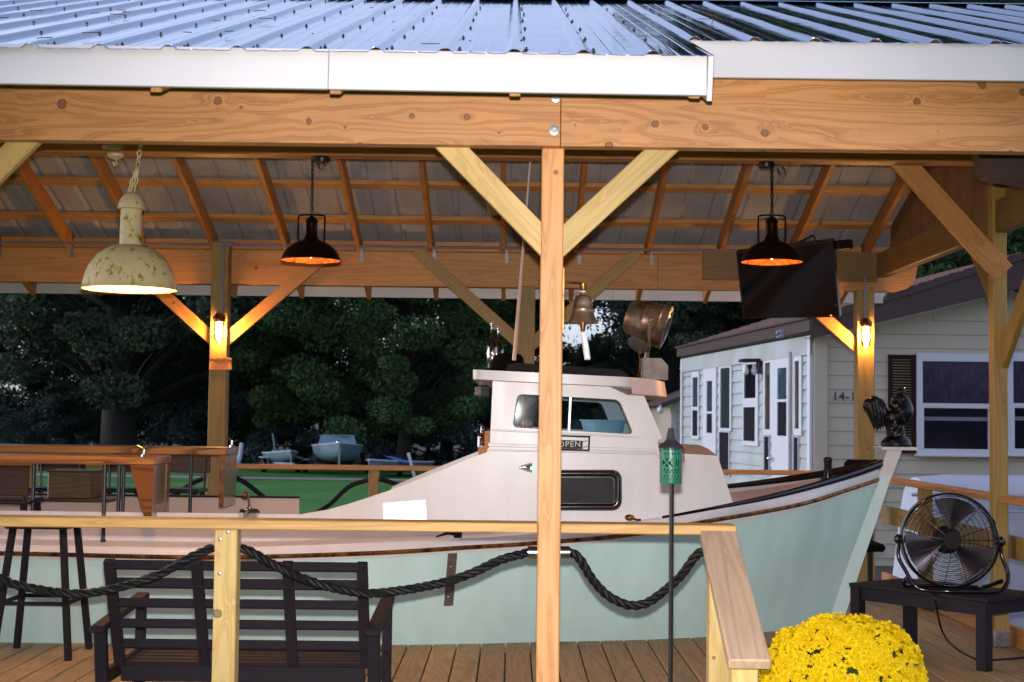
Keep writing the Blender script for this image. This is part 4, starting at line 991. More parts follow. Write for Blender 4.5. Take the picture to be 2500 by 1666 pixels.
# bell
bl = thing('ship_bell', 'brass ship bell with white braided rope hanging from the centre post', 'bell', tuple(W(1423, 790, 5.8)))
c = W(1423, 790, 5.8); u = 5.8 / F
prof_ = [(37.5, 0), (37, 3), (32, 12), (28, 20), (27, 22), (28, 24), (26, 28), (25.5, 34), (26.3, 36), (24.5, 38), (22.5, 48), (20.5, 60), (18, 66), (10, 68), (9, 70), (9, 76), (1, 78)]
MB().lathe([(r * u, z * u) for r, z in prof_], 40, c, cap=False).lathe([(r * u * .93, z * u + .001) for r, z in [(37.5, 0), (31, 12), (26, 24), (22, 48), (17, 62), (1, 64)]], 40, c, cap=False).build('bell_body', BELLM, bl, smooth=50)
MB().lathe([(3, -24), (6, -18), (8, -6), (8.5, 2), (5, 8), (2, 30)] and [(r * u, z * u) for r, z in [(2, -22), (5, -20), (7, -8), (8.5, 2), (4, 8), (2, 40)]], 14, c).build('clapper', BRONZE, bl)
MB().box(c + V((-.001, 0, 84 * u)), (.022, .008, .03), None, .002).build('hanger', WHITE, bl)
br = MB(); pz = c.z + 98 * u; br.tube([(XC + .046, c.y, pz + .004), (c.x, c.y, pz)], .0045, 8); br.lathe([(.012, -.03), (.018, -.01), (.018, .0)], 12, (c.x, c.y, pz - .0)); br.bar((XC + .0475, c.y, pz + .06), (XC + .0475, c.y, pz - .2), .03, .006, (1, 0, 0)); br.build('bracket', BRONZE, bl)
rw = MB()
for k in range(4):
    pts = []
    for i in range(60):
        t = i / 59; ph = 6.283 * (t * 4.5 + k / 4); pts.append(W(1425 + 9 * t, 812 + 64 * t, 5.8) + V((.0062 * math.cos(ph), .0062 * math.sin(ph) , 0)))
    rw.tube(pts, .0068, 7)
rw.build('bell_rope', ROPEW, bl)

# television
A = [(1797, 617), (2032, 590), (2052, 774), (1816, 778)]
tv = thing('television', 'black flat television tilted down from the right end of the far beam', 'television', tuple(W(1925, 690, 11.0)))
l = [W(1797, 616, 11.25), W(2033, 588, 10.9), W(2050, 775, 11.15), W(1814, 778, 11.45)]
n = (l[1] - l[0]).cross(l[3] - l[0]).normalized(); n = n if n.y > 0 else -n
MB().slab([l], n * .07).build('tv_body', M('tv_case', '#0c090b', .4), tv, smooth=0)
cc = sum(l, V()) / 4; li = [cc + (p - cc) * .955 - n * .002 for p in l]
MB().slab([li], n * .003).build('screen', TVB, tv, smooth=0)
q = cc + n * .07; MB().bar(q + V((0, 0, .05)), V((q.x + .1, 6.17, q.z + .12)), .06, .06).box((q.x + .1, 6.165, q.z + .1), (.25, .02, .2)).build('wall_arm', BLACKM, tv)
e = l[1]; MB().bar(e + n * .08 + V((.0, 0, -.06)), e + n * .12 + V((.11, 0, -.06)), .09, .07, bev=.01).build('tv_bracket', BLACKM, tv)
MB().ball(W(2029, 771, 11.05) , .006, 8, 6).build('standby_light', emit('red_led', (1, .05, .02, 1), 6), tv)
MB().tube(spline([W(1930, 600, 11.2), W(1960, 588, 11.2), W(1985, 576, 11.3), W(1990, 592, 11.2), W(1990, 606, 11.2)], 5), .008, 7).build('cable', BLACKM, tv)
# rounded panel under the roof at the right
l = rpoly([(2384, 330), (2600, 330), (2600, 470), (2500, 448), (2398, 434)], 26)
hp_ = thing('hanging_panel', 'dark brown round cornered panel hung under the roof at the top right', 'panel', tuple(W(2480, 440, 7.2)))
MB().slab([loop(l, 7.1)], (0, .10, .0)).build('panel', M('brown_case', '#4a342c', .5), hp_, smooth=0)
for px in (2430, 2560):
    q = W(px, 332, 7.15); MB().tube([q, V((q.x, q.y, zm_(q.y) - .05))], .008, 6).build('hanger_rod', BLACKM, hp_)
# warning sign
ws = MB().slab([[W(512, 873, 11.855), W(566, 874, 11.855), W(565, 903, 11.855), W(511, 902, 11.855)]], (0, -.004, 0)).build('warning_sign', M('sign_orange', '#d89050', .6), smooth=0)
tag(ws, 'small orange sign reading WARNING on the far left post', 'sign')
SGK = M('sign_ink', '#3a1a0c', .7)
text('WARNING', .036, W(539, 879, 11.848), SGK, ws, rot=(90, .7, 0), bold=.0012)
for i in range(4): 
    A_, C_ = W(516 + i * .5 + (6 if i in (0,) else 0), 885.5 + i * 4.3, 11.849), W(560 - (5 if i == 0 else i), 886 + i * 4.3, 11.849)
    bb = MB(); x_ = 0.0; L_ = (C_ - A_).length; dr = (C_ - A_).normalized()
    while x_ < L_:
        wl = rng.uniform(.008, .022); 
        bb.bar(A_ + dr * x_, A_ + dr * min(L_, x_ + wl), .001, .0055 if i == 0 else .004, (0, 0, 1)); x_ += wl + .006
    bb.build('small_print', SGK, ws, smooth=0)

# ------------------------------------------------------------------ green lantern torch on its pole
lt = thing('lantern_torch', 'green pierced metal lantern torch on a thin black pole before the railing', 'lantern', tuple(W(1640, 1700, 5.35)))
dl = 5.35; ul = dl / F; A = W(1637.5, 1180, dl); top = W(1637.5, 1092, dl); rl = 26.5 * ul
MB().tube([W(1640, 1182, dl), W(1638, 1500, dl), V((W(1637, 1700, dl).x, A.y, -.6))], .0085, 10).build('pole', BLACKM, lt)
H = top.z - A.z
MB().lathe([(rl * .6, -.002), (rl * .98, 0), (rl, .004), (rl, H), (rl * .96, H)], 40, A).build('lantern_body', TEAL, lt)
MB().lathe([(rl * 1.13, H - .004), (rl * 1.15, H), (rl * 1.1, H + .004), (rl * .62, H + 13 * ul), (rl * .5, H + 17 * ul), (rl * .46, H + 19 * ul), (rl * .30, H + 43 * ul), (rl * .26, H + 46 * ul), (.001, H + 47 * ul)], 36, A).build('lantern_lid', M('lid_dark', '#3a3436', .35, .5), lt)
HOLE_SHADE = M('lantern_hole_shade', '#0c1210', .9, spec=.1)  # dark patches laid on the shell for the shade inside its cutouts
def hole_patch(b, poly):
    """poly in (angle px from the middle, px above the lantern's foot)"""
    vs_ = []
    for a, z in poly:
        t = math.asin(max(-.97, min(.97, a / 26.5))); vs_.append(A + V((math.sin(t) * (rl + .0006), -math.cos(t) * (rl + .0006), z * ul)))
    n = len(vs_); b.add(vs_, [tuple(range(n))])
hb = MB()
for a in (-17, -9, 0, 8, 16): hole_patch(hb, [(a - 1.5, 72), (a + 1.8, 76), (a + 1.8, 68)]); hole_patch(hb, [(a - 3, 84), (a + 2, 84), (a + 2, 81), (a - 3, 81)])
for z in (64, 37): hole_patch(hb, [(-18, z), (-7, z), (-7, z - 2.2), (-18, z - 2.2)]); hole_patch(hb, [(6, z), (18, z), (18, z - 2.2), (6, z - 2.2)])
hole_patch(hb, [(-16, 60), (-8, 60), (-12, 54)]); hole_patch(hb, [(-16, 41), (-8, 41), (-12, 47)]); hole_patch(hb, [(-21, 57), (-15.5, 50.5), (-21, 44)])
hole_patch(hb, [(3, 60), (-9, 51), (-9, 50), (-4, 50)]); hole_patch(hb, [(-9, 51), (-4, 51), (3, 41), (0, 41), (-9, 50)])
hole_patch(hb, [(3, 60), (0, 60), (-9, 51), (-5, 50.5)])
for a in (9, 14.5): hole_patch(hb, [(a, 59), (a + 2.4, 59), (a + 2.4, 42), (a, 42)])
for a in (-17, -9, 0, 8, 16):
    hole_patch(hb, [(a - 3, 32), (a, 34), (a + 3, 32), (a, 30)]); hole_patch(hb, [(a + 1, 27.5), (a + 4, 29.3), (a + 7, 27.5), (a + 4, 25.6)] if a < 16 else [(a - 1, 27.5), (a + 1, 28.5), (a + 2, 27.5), (a + 1, 26.5)])
    hole_patch(hb, [(a - 1, 16), (a + 1.2, 16), (a + .2, 23)]); hole_patch(hb, [(a - 5, 12), (a - 1.5, 12), (a - 1.5, 10.3), (a - 5, 10.3)])
hb.build('cutout_shade', HOLE_SHADE, lt, smooth=0, fix=False)
b = MB(); chain(b, A + V((rl * 1.12, 0, H - .005)), A + V((rl * 1.2, 0, H - .055)), .012, .0011); b.build('snuffer_chain', BLACKM, lt)

# ------------------------------------------------------------------ black garden bench (seen from behind)
bn = thing('garden_bench', 'dark painted slatted garden bench seen from behind, below the rope', 'bench', (-1.12, .7, 0))
XL, XR = -1.672, -.585
def bk(py, t=0):  # distance of the back at a given picture height (the back leans towards us)
    return 6.05 + (py - 1380) / 260 * .22
for y0, y1 in ((1369, 1392), (1412, 1437), (1462, 1484), (1512, 1534), (1561, 1584)):
    pm = (y0 + y1) / 2 + 2; d = bk(pm); z0, z1 = WZ(590, y1 + 2, d), WZ(590, y0 + 2, d)
    o = MB().box(((XL + XR) / 2, d - 5.75, (z0 + z1) / 2), (XR - XL, .02, z1 - z0), Matrix.Rotation(R(-24), 3, 'X'), .003).build('back_slat', BLACKP, bn)
for xx, wd in ((XL + .022, .044), (XL + .022 + .36, .044), (XL + .022 + .735, .044), (XR - .022, .044)):
    A_, C_ = V((xx, bk(1372) - 5.75 - .012, WZ(590, 1372, bk(1372)))), V((xx, bk(1625) - 5.75 - .012, WZ(590, 1625, bk(1625))))
    MB().bar(A_ + V((0, .012, 0)), C_ + V((0, .012, 0)), .034, wd, (1, 0, 0), .003).build('back_stile', BLACKP, bn)
ZS = .30
for k in range(6): MB().box(((XL + XR) / 2, .56 + k * .083, ZS), (XR - XL - .06, .065, .02), None, .003).build('seat_slat', BLACKP, bn)
MB().box(((XL + XR) / 2, .525, ZS - .035), (XR - XL - .05, .03, .07), None, .003).build('apron', BLACKP, bn)
MB().box(((XL + XR) / 2, 1.03, ZS - .04), (XR - XL - .05, .025, .06), None, .003).build('apron', BLACKP, bn)
for s_, xx in ((-1, XL - .025), (1, XR + .025)):
    MB().bar((xx, .30, .475), (xx + .0, 1.06, .525), .062, .03, (0, 0, 1), .006).build('armrest', BLACKP, bn)
    MB().box((xx, 1.03, .255), (.042, .05, .51), None, .004).build('leg', BLACKP, bn)
    MB().bar((xx, .46, 0), (xx, .36, .475), .042, .05, (1, 0, 0), .004).build('leg', BLACKP, bn)
    MB().box((xx, .74, ZS - .04), (.03, .6, .06), None, .003).build('side_rail', BLACKP, bn)

# ------------------------------------------------------------------ bar counters and stools
def counter(x1, x2, d, py_top, label, legs, thick=.05, depth=.44):
    """a thick resin slab; x2 is its right end"""
    z = WZ((x2), py_top, d); X2 = WX(x2, py_top, d); y0 = d - 5.75
    o = thing('bar_counter', label, 'counter', (X2 - 1.4, y0 + depth / 2, z))
    sl = board('slab', (-4.9, y0 + depth / 2, z - thick / 2), (X2, y0 + depth / 2, z - thick / 2), depth, thick, SLABW, o, bev=.006)
    return o, X2, y0, z
c1, X1, Y1, Z1 = counter(0, 378, 8.95, 1116, 'nearer thick resin and wood bar counter at the left', None)
c2, X2, Y2, Z2 = counter(0, 553, 9.9, 1094, 'farther long resin and wood bar counter reaching the left post', None)
def wedge(X_, y0, z, depth, w0, w1, zb_, o):
    for k in range(5):
        ya = y0 + depth * k / 5 + .002; yb = y0 + depth * (k + 1) / 5 - .002; j = rng.uniform(-.004, .004)
        MB().slab([[V((X_ - w0 + j, ya, z - .051)), V((X_ - .006 + j, ya, z - .051)), V((X_ - .012 + j, ya, zb_)), V((X_ - w1 + j, ya, zb_))]], (0, yb - ya, 0)).build('leg_plank', LEGW, o, smooth=0)
wedge(X1, Y1, Z1, .44, .155, .06, .735, c1); wedge(X2, Y2, Z2, .44, .045, .045, .735, c2)
def pipe(px, d, z1, z0, o, fl_=True):
    X_ = WX(px, 1230, d); b = MB().tube([(X_, d - 5.75, z0), (X_, d - 5.75, z1)], .0125, 10)
    if fl_: b.lathe([(.045, 0), (.045, .008), (.02, .016), (.016, .03)], 16, (X_, d - 5.75, z0))
    b.build('pipe_leg', BLACKM, o)
pipe(254, 8.98, Z1 - .05, WZ(250, 1330, 8.98), c1); pipe(289, 9.3, Z1 - .05, .5, c1); pipe(80, 9.3, Z1 - .05, .5, c1); pipe(464, 9.95, Z2 - .05, .5, c2); pipe(300, 10.2, Z2 - .05, .5, c2)
def tap(p, label):
    o = MB().lathe([(.02, 0), (.018, .01), (.008, .014), (.008, .045)], 12, p).tube(spline([V(p) + V((0, 0, .04)), V(p) + V((-.02, 0, .055)), V(p) + V((-.045, 0, .065))], 4), .007, 8).tube([V(p) + V((0, 0, .03)), V(p) + V((.035, 0, .05))], .005, 6).build('bar_fitting', CHROME, base=True)
    tag(o, label, 'fitting', 'chrome fittings on the bar counters')
tap((X1 - .09, Y1 + .1, Z1), 'small chrome fitting on the nearer bar counter end'); tap((X2 - .02, Y2 + .3, Z2), 'small chrome fitting on the farther bar counter end')
def stool(loc, seat_z, back, label, group, near=False, bz=.20, bh=.14):
    o = thing('bar_stool', label, 'stool', loc, group); x_, y_, _ = loc
    MB().box((x_, y_, seat_z), (.36, .34, .03), None, .01).build('seat', SEATW if near else BLACKM, o)
    for sx in (-1, 1):
        for sy in (-1, 1):
            MB().bar((x_ + .14 * sx, y_ + .13 * sy, seat_z - .01), (x_ + .21 * sx, y_ + .2 * sy, 0 if near else .0), .036, .036, (0, 1, 0), .004).build('leg', BLACKP if near else BLACKM, o)
    zf = seat_z * .42; e = .18
    for s_ in (-1, 1):
        MB().bar((x_ - e, y_ + e * s_, zf), (x_ + e, y_ + e * s_, zf), .02, .02).build('footrest', BLACKP if near else BLACKM, o)
        MB().bar((x_ + e * s_, y_ - e, zf), (x_ + e * s_, y_ + e, zf), .02, .02).build('footrest', BLACKP if near else BLACKM, o)
    if back:
        s_ = -1 if near else 1
        MB().box((x_, y_ + .19 * s_, seat_z + bz), (.38, .02, bh), None, .006).build('backrest', SEATW, o)
        for sx in (-1, 1): MB().tube([(x_ + .15 * sx, y_ + .165 * s_, seat_z), (x_ + .155 * sx, y_ + .18 * s_, seat_z + bz + bh * .35)], .010, 8).build('back_post', BLACKM, o)
for px, lab in ((300, 'dark metal bar stool with wooden back left of the wedge leg, across the boat'), (440, 'dark metal bar stool with wooden back right of the wedge leg, across the boat'), (130, 'dark metal bar stool with wooden back farthest left across the boat')):
    stool((WX(px, 1200, 11.3), 5.55, 0), .775, True, lab, 'bar stools on the far side of the boat')
stool((WX(105, 1400, 8.3), 2.57, 0), .73, False, 'dark wooden backless bar stool at the near left beside the hull', None, True)
stool((WX(15, 1200, 9.3), 3.6, .0), .8, True, 'dark stool with wide wooden back at the left edge under the bar counter', None, True, .135, .19)
bx_ = MB().box((WX(185, 1185, 10.6), 4.85, WZ(185, 1182, 10.6)), (.32, .3, .2), None, .01); o = bx_.build('wooden_box', wood('box_wood', '#6a5230', '#4a371c', rings=6, knots=.2), base=True)
tag(o, 'brown wooden box behind the pipe legs under the bar counters', 'box')
MB().box((WX(185, 1185, 10.6), 4.85, WZ(185, 1150, 10.6)), (.33, .31, .015), None, .003).build('box_lid', SEATW, o)
st_ = MB().box((WX(185, 1185, 10.6), 4.85, WZ(185, 1214, 10.6) - .012), (.6, .45, .02), None, .003).build('bar_shelf', SEATW, c2)

# ------------------------------------------------------------------ drum fan on its black table
tbl = thing('side_table', 'low black rectangular table standing askew under the drum fan', 'table', (2.56, 2.85, 0))
Lc, Cc, Mc = V((2.05, 3.06, 0)), V((2.63, 2.35, 0)), V((2.49, 3.38, 0)); Rc = Cc + Mc - Lc; ZT = .40
ux, uy = (Cc - Lc).normalized(), (Mc - Lc).normalized(); LX, LY = (Cc - Lc).length, (Mc - Lc).length
rot = Matrix((ux, uy, V((0, 0, 1)) if ux.cross(uy).z > 0 else V((0, 0, -1)))).transposed(); cT = (Lc + Rc) / 2
for k in range(6):
    MB().box(cT + uy * ((k - 2.5) * LY / 6) + V((0, 0, ZT - .011)), (LX + .03, LY / 6 - .006, .022), rot, .003).build('top_slat', BLACKP, tbl)
for s_ in (-1, 1):
    MB().box(cT + uy * (s_ * (LY / 2 - .03)) + V((0, 0, ZT - .06)), (LX - .02, .022, .075), rot, .002).build('apron', BLACKP, tbl)
    MB().box(cT + ux * (s_ * (LX / 2 - .03)) + V((0, 0, ZT - .06)), (.022, LY - .02, .075), rot, .002).build('apron', BLACKP, tbl)
    for t_ in (-1, 1): MB().box(cT + ux * (s_ * (LX / 2 - .03)) + uy * (t_ * (LY / 2 - .03)) + V((0, 0, (ZT - .022) / 2)), (.065, .065, ZT - .022), rot, .004).build('leg', BLACKP, tbl)
fan = thing('drum_fan', 'black floor fan with wire guard and shiny blades on the low table', 'fan', tuple(W(2330, 1445, 8.5)))
fc = W(2318, 1319, 8.42); Rf = 112 * 8.42 / F; fx = V((-.12, -1, .06)).normalized(); fu = V((0, 0, 1)); fs_ = fx.cross(fu).normalized(); fu = fs_.cross(fx).normalized()
def FP(r, a, z=0.0): return fc + fs_ * (r * math.cos(a)) + fu * (r * math.sin(a)) + fx * z
g = MB()
g.lathe([(Rf, -.09), (Rf * 1.02, -.085), (Rf * 1.02, .045), (Rf, .05), (Rf * .985, .045), (Rf * .985, -.085), (Rf, -.09)], 56, fc, fx, cap=False); g.build('drum_ring', BLACKG, fan, smooth=50)
g = MB(); NR = 17
for k in range(NR):
    t_ = k / (NR - 1); r_ = Rf * (.24 + .75 * t_); g.tube([FP(r_, 6.283 * i / 44, .05 + .045 * (1 - t_ * t_)) for i in range(44)], .0014, 4, closed=True)
for k in range(12):
    a = 6.283 * k / 12 + .13; g.tube([FP(Rf * (.2 + .79 * q), a + .05 * q, .052 + .045 * (1 - q * q)) for q in (0, .25, .5, .75, 1)], .0022, 5)
g.build('guard', BLACKM, fan, fix=False)
g = MB()
for k in range(8):
    r_ = Rf * (.3 + .69 * k / 7); g.tube([FP(r_, 6.283 * i / 36, -.09 - .02 * (1 - k / 7)) for i in range(36)], .0016, 4, closed=True)
for k in range(6): a = 6.283 * k / 6; g.tube([FP(Rf * .15, a, -.11), FP(Rf, a, -.09)], .003, 5)
g.build('rear_guard', BLACKM, fan, fix=False)
BLM = M('fan_blade', '#6e646c', .22, .8, var=.2)
for k in range(3):
    a0 = 1.75 + k * 2.094; rows = []
    for i in range(8):
        q = .22 + .70 * i / 7; wd = .34 + .42 * (i / 7) ** .8
        if i == 7: wd *= .9
        rows.append([FP(Rf * q, a0 + wd * (j / 6 - .5) * 1.55, .03 * (1 - j / 3) * 1.0 - .01 + .012 * math.sin(j)) for j in range(7)])
    MB().sheet(rows).build('blade', BLM, fan, smooth=80)
MB().lathe([(Rf * .24, -.02), (Rf * .24, .03), (Rf * .2, .075), (Rf * .19, .1), (.001, .105)], 28, fc, fx).build('hub', BLACKP, fan)
MB().lathe([(.05, -.2), (.075, -.18), (.08, -.06), (.06, -.03)], 20, fc, fx).build('motor', BLACKP, fan)
sq = MB(); zt = ZT + .012; e1, e2 = FP(Rf * 1.06, math.pi), FP(Rf * 1.06, 0)
b1, b2 = V((e1.x + .02, e1.y - .02, zt)), V((e2.x - .0, e2.y - .02, zt)); o_ = fs_ * .045
if e1.x > e2.x: e1, e2, b1, b2 = e2, e1, V((e2.x + .02, e2.y - .02, zt)), V((e1.x, e1.y - .02, zt))
sq.tube(spline([e1, V((e1.x - .005, e1.y, fc.z - .1)), V((e1.x + .03, e1.y - .03, zt + .10)), V((e1.x + .07, e1.y - .06, zt + .025)), V((e1.x + .13, e1.y - .08, zt)), V((fc.x, fc.y - .10, zt)), V((e2.x - .06, e2.y - .06, zt)), V((e2.x + .01, e2.y - .05, zt + .03)), V((e2.x + .035, e2.y - .03, zt + .10)), V((e2.x + .01, e2.y, fc.z - .08)), e2], 6), .0115, 10)
sq.tube(spline([V((e1.x + .03, e1.y - .03, zt + .06)), V((e1.x + .08, e1.y + .15, zt)), V((fc.x, fc.y + .2, zt)), V((e2.x - .08, e2.y + .15, zt)), V((e2.x, e2.y - .03, zt + .06))], 6), .0115, 10)
sq.build('stand', BLACKG, fan, smooth=60)
for e, s_ in ((e1, -1), (e2, 1)): MB().lathe([(.022, -.03), (.026, 0), (.03, .012), (.012, .03)], 14, e, fs_ * s_ if (fs_ * s_).x * s_ > 0 else fs_ * -s_).build('knob', BLACKM, fan)
tag(MB().tube(spline([W(2280, 1448, 8.35), W(2284, 1470, 8.32), W(2300, 1540, 8.5), W(2330, 1580, 8.45), V((W(2380, 1600, 8.5).x, 2.75, .008)), V((2.75, 2.7, .008)), V((3.05, 2.85, .008)), V((3.1, 3.0, .008))], 8), .006, 7).build('power_cord', BLACKM), 'thin black power cord hanging from the fan to the deck', 'cord')

# ------------------------------------------------------------------ potted chrysanthemum
mc = W(2060, 1640, 6.1); RX = .332; mum = thing('potted_chrysanthemum', 'big round yellow chrysanthemum in a pot beside the stair rail', 'plant', (mc.x, mc.y, 0))
MB().lathe([(.12, 0), (.16, .19), (.17, .2), (.17, .22), (.15, .22), (.14, .17)], 28, (mc.x, mc.y, 0)).build('pot', M('dark_pot', '#2c2620', .7), mum)
ctr = V((mc.x, mc.y, .27)); RZm = WZ(2020, 1512, 6.1) - .27
def onball():
    th_ = math.acos(rng.uniform(-.35, 1)); ph_ = rng.uniform(0, 6.283)
    n_ = V((math.sin(th_) * math.cos(ph_), math.sin(th_) * math.sin(ph_), math.cos(th_))); return n_
lf = MB()
for k in range(1500):
    n_ = onball(); r_ = rng.uniform(.55, .985); p = ctr + V((n_.x * RX, n_.y * RX, n_.z * RZm)) * r_; s_ = rng.uniform(.012, .024); t = V((rng.gauss(0, 1), rng.gauss(0, 1), rng.gauss(0, 1))).normalized(); u_ = t.cross(n_)
    if u_.length < .1: continue
    u_.normalize(); lf.add([p, p + t * s_ + u_ * s_ * .45, p + t * s_ * 2.1, p + t * s_ - u_ * s_ * .45], [(0, 1, 2, 3)])
lf.ball(ctr, (RX * .8, RX * .8, RZm * .8), 20, 14)
tag(lf.build('foliage', MUML, mum, smooth=0, fix=False), kind='stuff')
def flower_mesh(seed):
    r_ = random.Random(seed); b = MB()
    for ring, (n_, rad, lift) in enumerate(((11, .0175, .002), (9, .0125, .007), (6, .0065, .0115))):
        for k in range(n_):
            a = 6.283 * (k + .5 * ring) / n_ + r_.uniform(-.15, .15); L_ = rad * r_.uniform(.88, 1.1); wd = rad * .30; c_, s2 = math.cos(a), math.sin(a)
            b.add([(0.003 * c_, .003 * s2, lift * .5), (.6 * L_ * c_ - wd * s2, .6 * L_ * s2 + wd * c_, lift + .002), (L_ * c_, L_ * s2, lift - .001 * r_.random()), (.6 * L_ * c_ + wd * s2, .6 * L_ * s2 - wd * c_, lift + .002)], [(0, 1, 2, 3)])
    return b
fms = []
for sd_ in range(4):
    b = flower_mesh(sd_); me = bpy.data.meshes.new('flower'); me.from_pydata(b.v, [], b.f); me.materials.append(YEL); me.materials.append(YELC); me.polygons.foreach_set('material_index', b.m); me.update(); fms.append((me, b))
pts = []
tries = 0
while len(pts) < 1500 and tries < 60000:
    tries += 1; n_ = onball()
    if n_.z < -.2: continue
    p = ctr + V((n_.x * RX, n_.y * RX, n_.z * RZm)) * (rng.uniform(.95, 1.05) + .035 * math.sin(n_.x * 7 + 1) * math.sin(n_.y * 6) + .03 * math.sin(n_.z * 11 + n_.x * 9))
    gap = .0142 if n_.z > .12 else .022
    if all((p - q[0]).length_squared > gap * gap for q in pts): pts.append((p, n_))
pts.sort(key=lambda q: (q[0] - CAMP).length + (3 if q[1].dot(CAMP - q[0]) < 0 else 0) + (2 if q[0].z < .30 else 0))
rest = MB()
for i, (p, n_) in enumerate(pts):
    z = (n_ + V((rng.gauss(0, .22), rng.gauss(0, .22) - .12, rng.gauss(0, .2)))).normalized(); x_ = z.orthogonal().normalized(); y_ = z.cross(x_); s_ = rng.uniform(.95, 1.35)
    m4 = (Matrix((x_, y_, z)).transposed() @ Matrix.Rotation(rng.uniform(0, 6.28), 3, 'Z') * s_).to_4x4(); m4.translation = p
    if i < 300: link(bpy.data.objects.new('flower', fms[i % 4][0]), mum, m4)
    else:
        b = fms[i % 4][1]; rest.add([m4 @ V(q) for q in b.v], b.f)
tag(rest.build('flower_mass', YEL, mum, smooth=0, fix=False), kind='stuff')

# ------------------------------------------------------------------ pale sided cottage at the right
CA, CB = V((3.93, 13.25, 0)), V((3.17, 21.25, 0))       # near and far corner of the long side
hs = thing('cottage', 'pale sided cottage with maroon trim and shutters behind the right end', 'house', (6.5, 17, GZ))
tdir = (CB - CA).normalized(); outn = V((tdir.y, -tdir.x, 0)); outn = outn if outn.x < 0 else -outn
def SP(px, py, out=0.0):
    """point on the long side seen at (px, py)"""
    u = CR @ V(((px - 1250) / F, -(py - 833) / F, -1)); A_ = CA - CAMP + outn * out
    # solve CAMP + s*u on plane through CA with normal outn
    s_ = A_.dot(outn) / u.dot(outn); return CAMP + u * s_
def GP(px, py, out=0.0): return W(px, py, 19.0 - out)
EZ = SP(1984, 818).z; PIT = .25; XRDG = 6.56
b = MB(); b.slab([[V((CA.x + .02, 13.28, GZ)), V((9.4, 13.28, GZ)), V((9.4, 13.28, EZ - .02)), V((XRDG, 13.28, EZ + (XRDG - CA.x) * PIT - .05)), V((CA.x + .02, 13.28, EZ - .02))]], (0, .1, 0)); b.build('gable_wall', SIDE, hs, smooth=0)
MB().slab([[CA + V((.02, .0, GZ)), CB + V((.02, 0, GZ)), CB + V((.02, 0, EZ)), CA + V((.02, .0, EZ))]], (.1, 0, 0)).build('side_wall', SIDEL, hs, smooth=0)
MB().slab([[CB + V((.02, 0, GZ)), V((9.4, CB.y, GZ)), V((9.4, CB.y, EZ)), CB + V((.02, 0, EZ))]], (0, .1, 0)).build('rear_wall', SIDE, hs, smooth=0)
# siding courses
z = GZ + .1; CH = .182
while z < EZ + .75:
    xa = CA.x + .16; xb = 9.4; zt = z + CH
    if zt > EZ: xa = max(xa, CA.x + (zt - EZ) / PIT + .05)
    if zt > EZ: xb = min(xb, 2 * XRDG - CA.x - (zt - EZ) / PIT)
    if xb - xa > .2:
        zz = z; MB().add([(xa, 13.277, zt), (xb, 13.277, zt), (xb, 13.262, zz + .004), (xa, 13.262, zz + .004), (xb, 13.279, zz), (xa, 13.279, zz)], [(0, 1, 2, 3), (3, 2, 4, 5)]).build('siding_course', SIDE, hs, smooth=0, fix=False)
    z += CH
z = GZ + .1
while z < EZ - .25:
    a, c = CA + tdir * .12, CB - tdir * .1
    o1_, o2_ = outn * -.014, outn * .012
    MB().add([a + o1_ + V((0, 0, z + CH)), c + o1_ + V((0, 0, z + CH)), c + o2_ * .2 + V((0, 0, z + .09)), a + o2_ * .2 + V((0, 0, z + .09)), c + o2_ + V((0, 0, z + .004)), a + o2_ + V((0, 0, z + .004)), c + o1_ + V((0, 0, z)), a + o1_ + V((0, 0, z))], [(0, 1, 2, 3), (3, 2, 4, 5), (5, 4, 6, 7)]).build('siding_course', SIDEL, hs, smooth=0, fix=False)
    z += CH
# frieze, corner boards
MB().bar(CA + outn * .02 + V((0, 0, EZ - .13)), CB + outn * .02 + V((0, 0, EZ - .13)), .03, .25).build('frieze_board', SIDEL, hs)
MB().box((CA.x + .10, 13.245, (GZ + EZ) / 2 - .02), (.18, .04, EZ - GZ), None, .004).build('corner_board', SIDE, hs)
MB().bar(CA + tdir * .06 + outn * .02 + V((0, 0, GZ)), CA + tdir * .06 + outn * .02 + V((0, 0, EZ - .01)), .04, .12, (tdir.x, tdir.y, 0)).build('corner_board', TRIM, hs)
MB().bar(CB - tdir * .06 + outn * .02 + V((0, 0, GZ)), CB - tdir * .06 + outn * .02 + V((0, 0, EZ - .01)), .04, .12, (tdir.x, tdir.y, 0)).build('corner_board', TRIM, hs)
# roof, maroon fascia
SHIN = M('brown_shingles', '#5a4038', .85, var=.5, vscale=14, bump=.6, bscale=30, c2='#3a2a28')
ov = .09; za = EZ + .24
def rz(x): return za + (x - CA.x) * .32
ya, yb = 13.25 - .30, CB.y + .05
nrow = 14
for k in range(nrow):
    xa, xb = CA.x - ov + (XRDG - CA.x + ov) * k / nrow, CA.x - ov + (XRDG - CA.x + ov) * (k + 1) / nrow + .03
    sh = lambda x, y: x - (y - 13.25) * .095
    pts_ = [V((sh(xa, ya), ya, rz(xa) + .018)), V((sh(xb, ya), ya, rz(xb) + .004)), V((sh(xb, yb), yb, rz(xb) + .004)), V((sh(xa, yb), yb, rz(xa) + .018))]
    MB().slab([pts_], (0, 0, -.02)).build('shingle_course', SHIN, hs, smooth=0)
MB().slab([[V((XRDG, ya, rz(XRDG) + .005)), V((9.9, ya, rz(XRDG) - (9.9 - XRDG) * .32)), V((9.9, yb, rz(XRDG) - (9.9 - XRDG) * .32)), V((XRDG - .75, yb, rz(XRDG) + .005))]], (0, 0, -.03)).build('roof_slope', SHIN, hs, smooth=0)
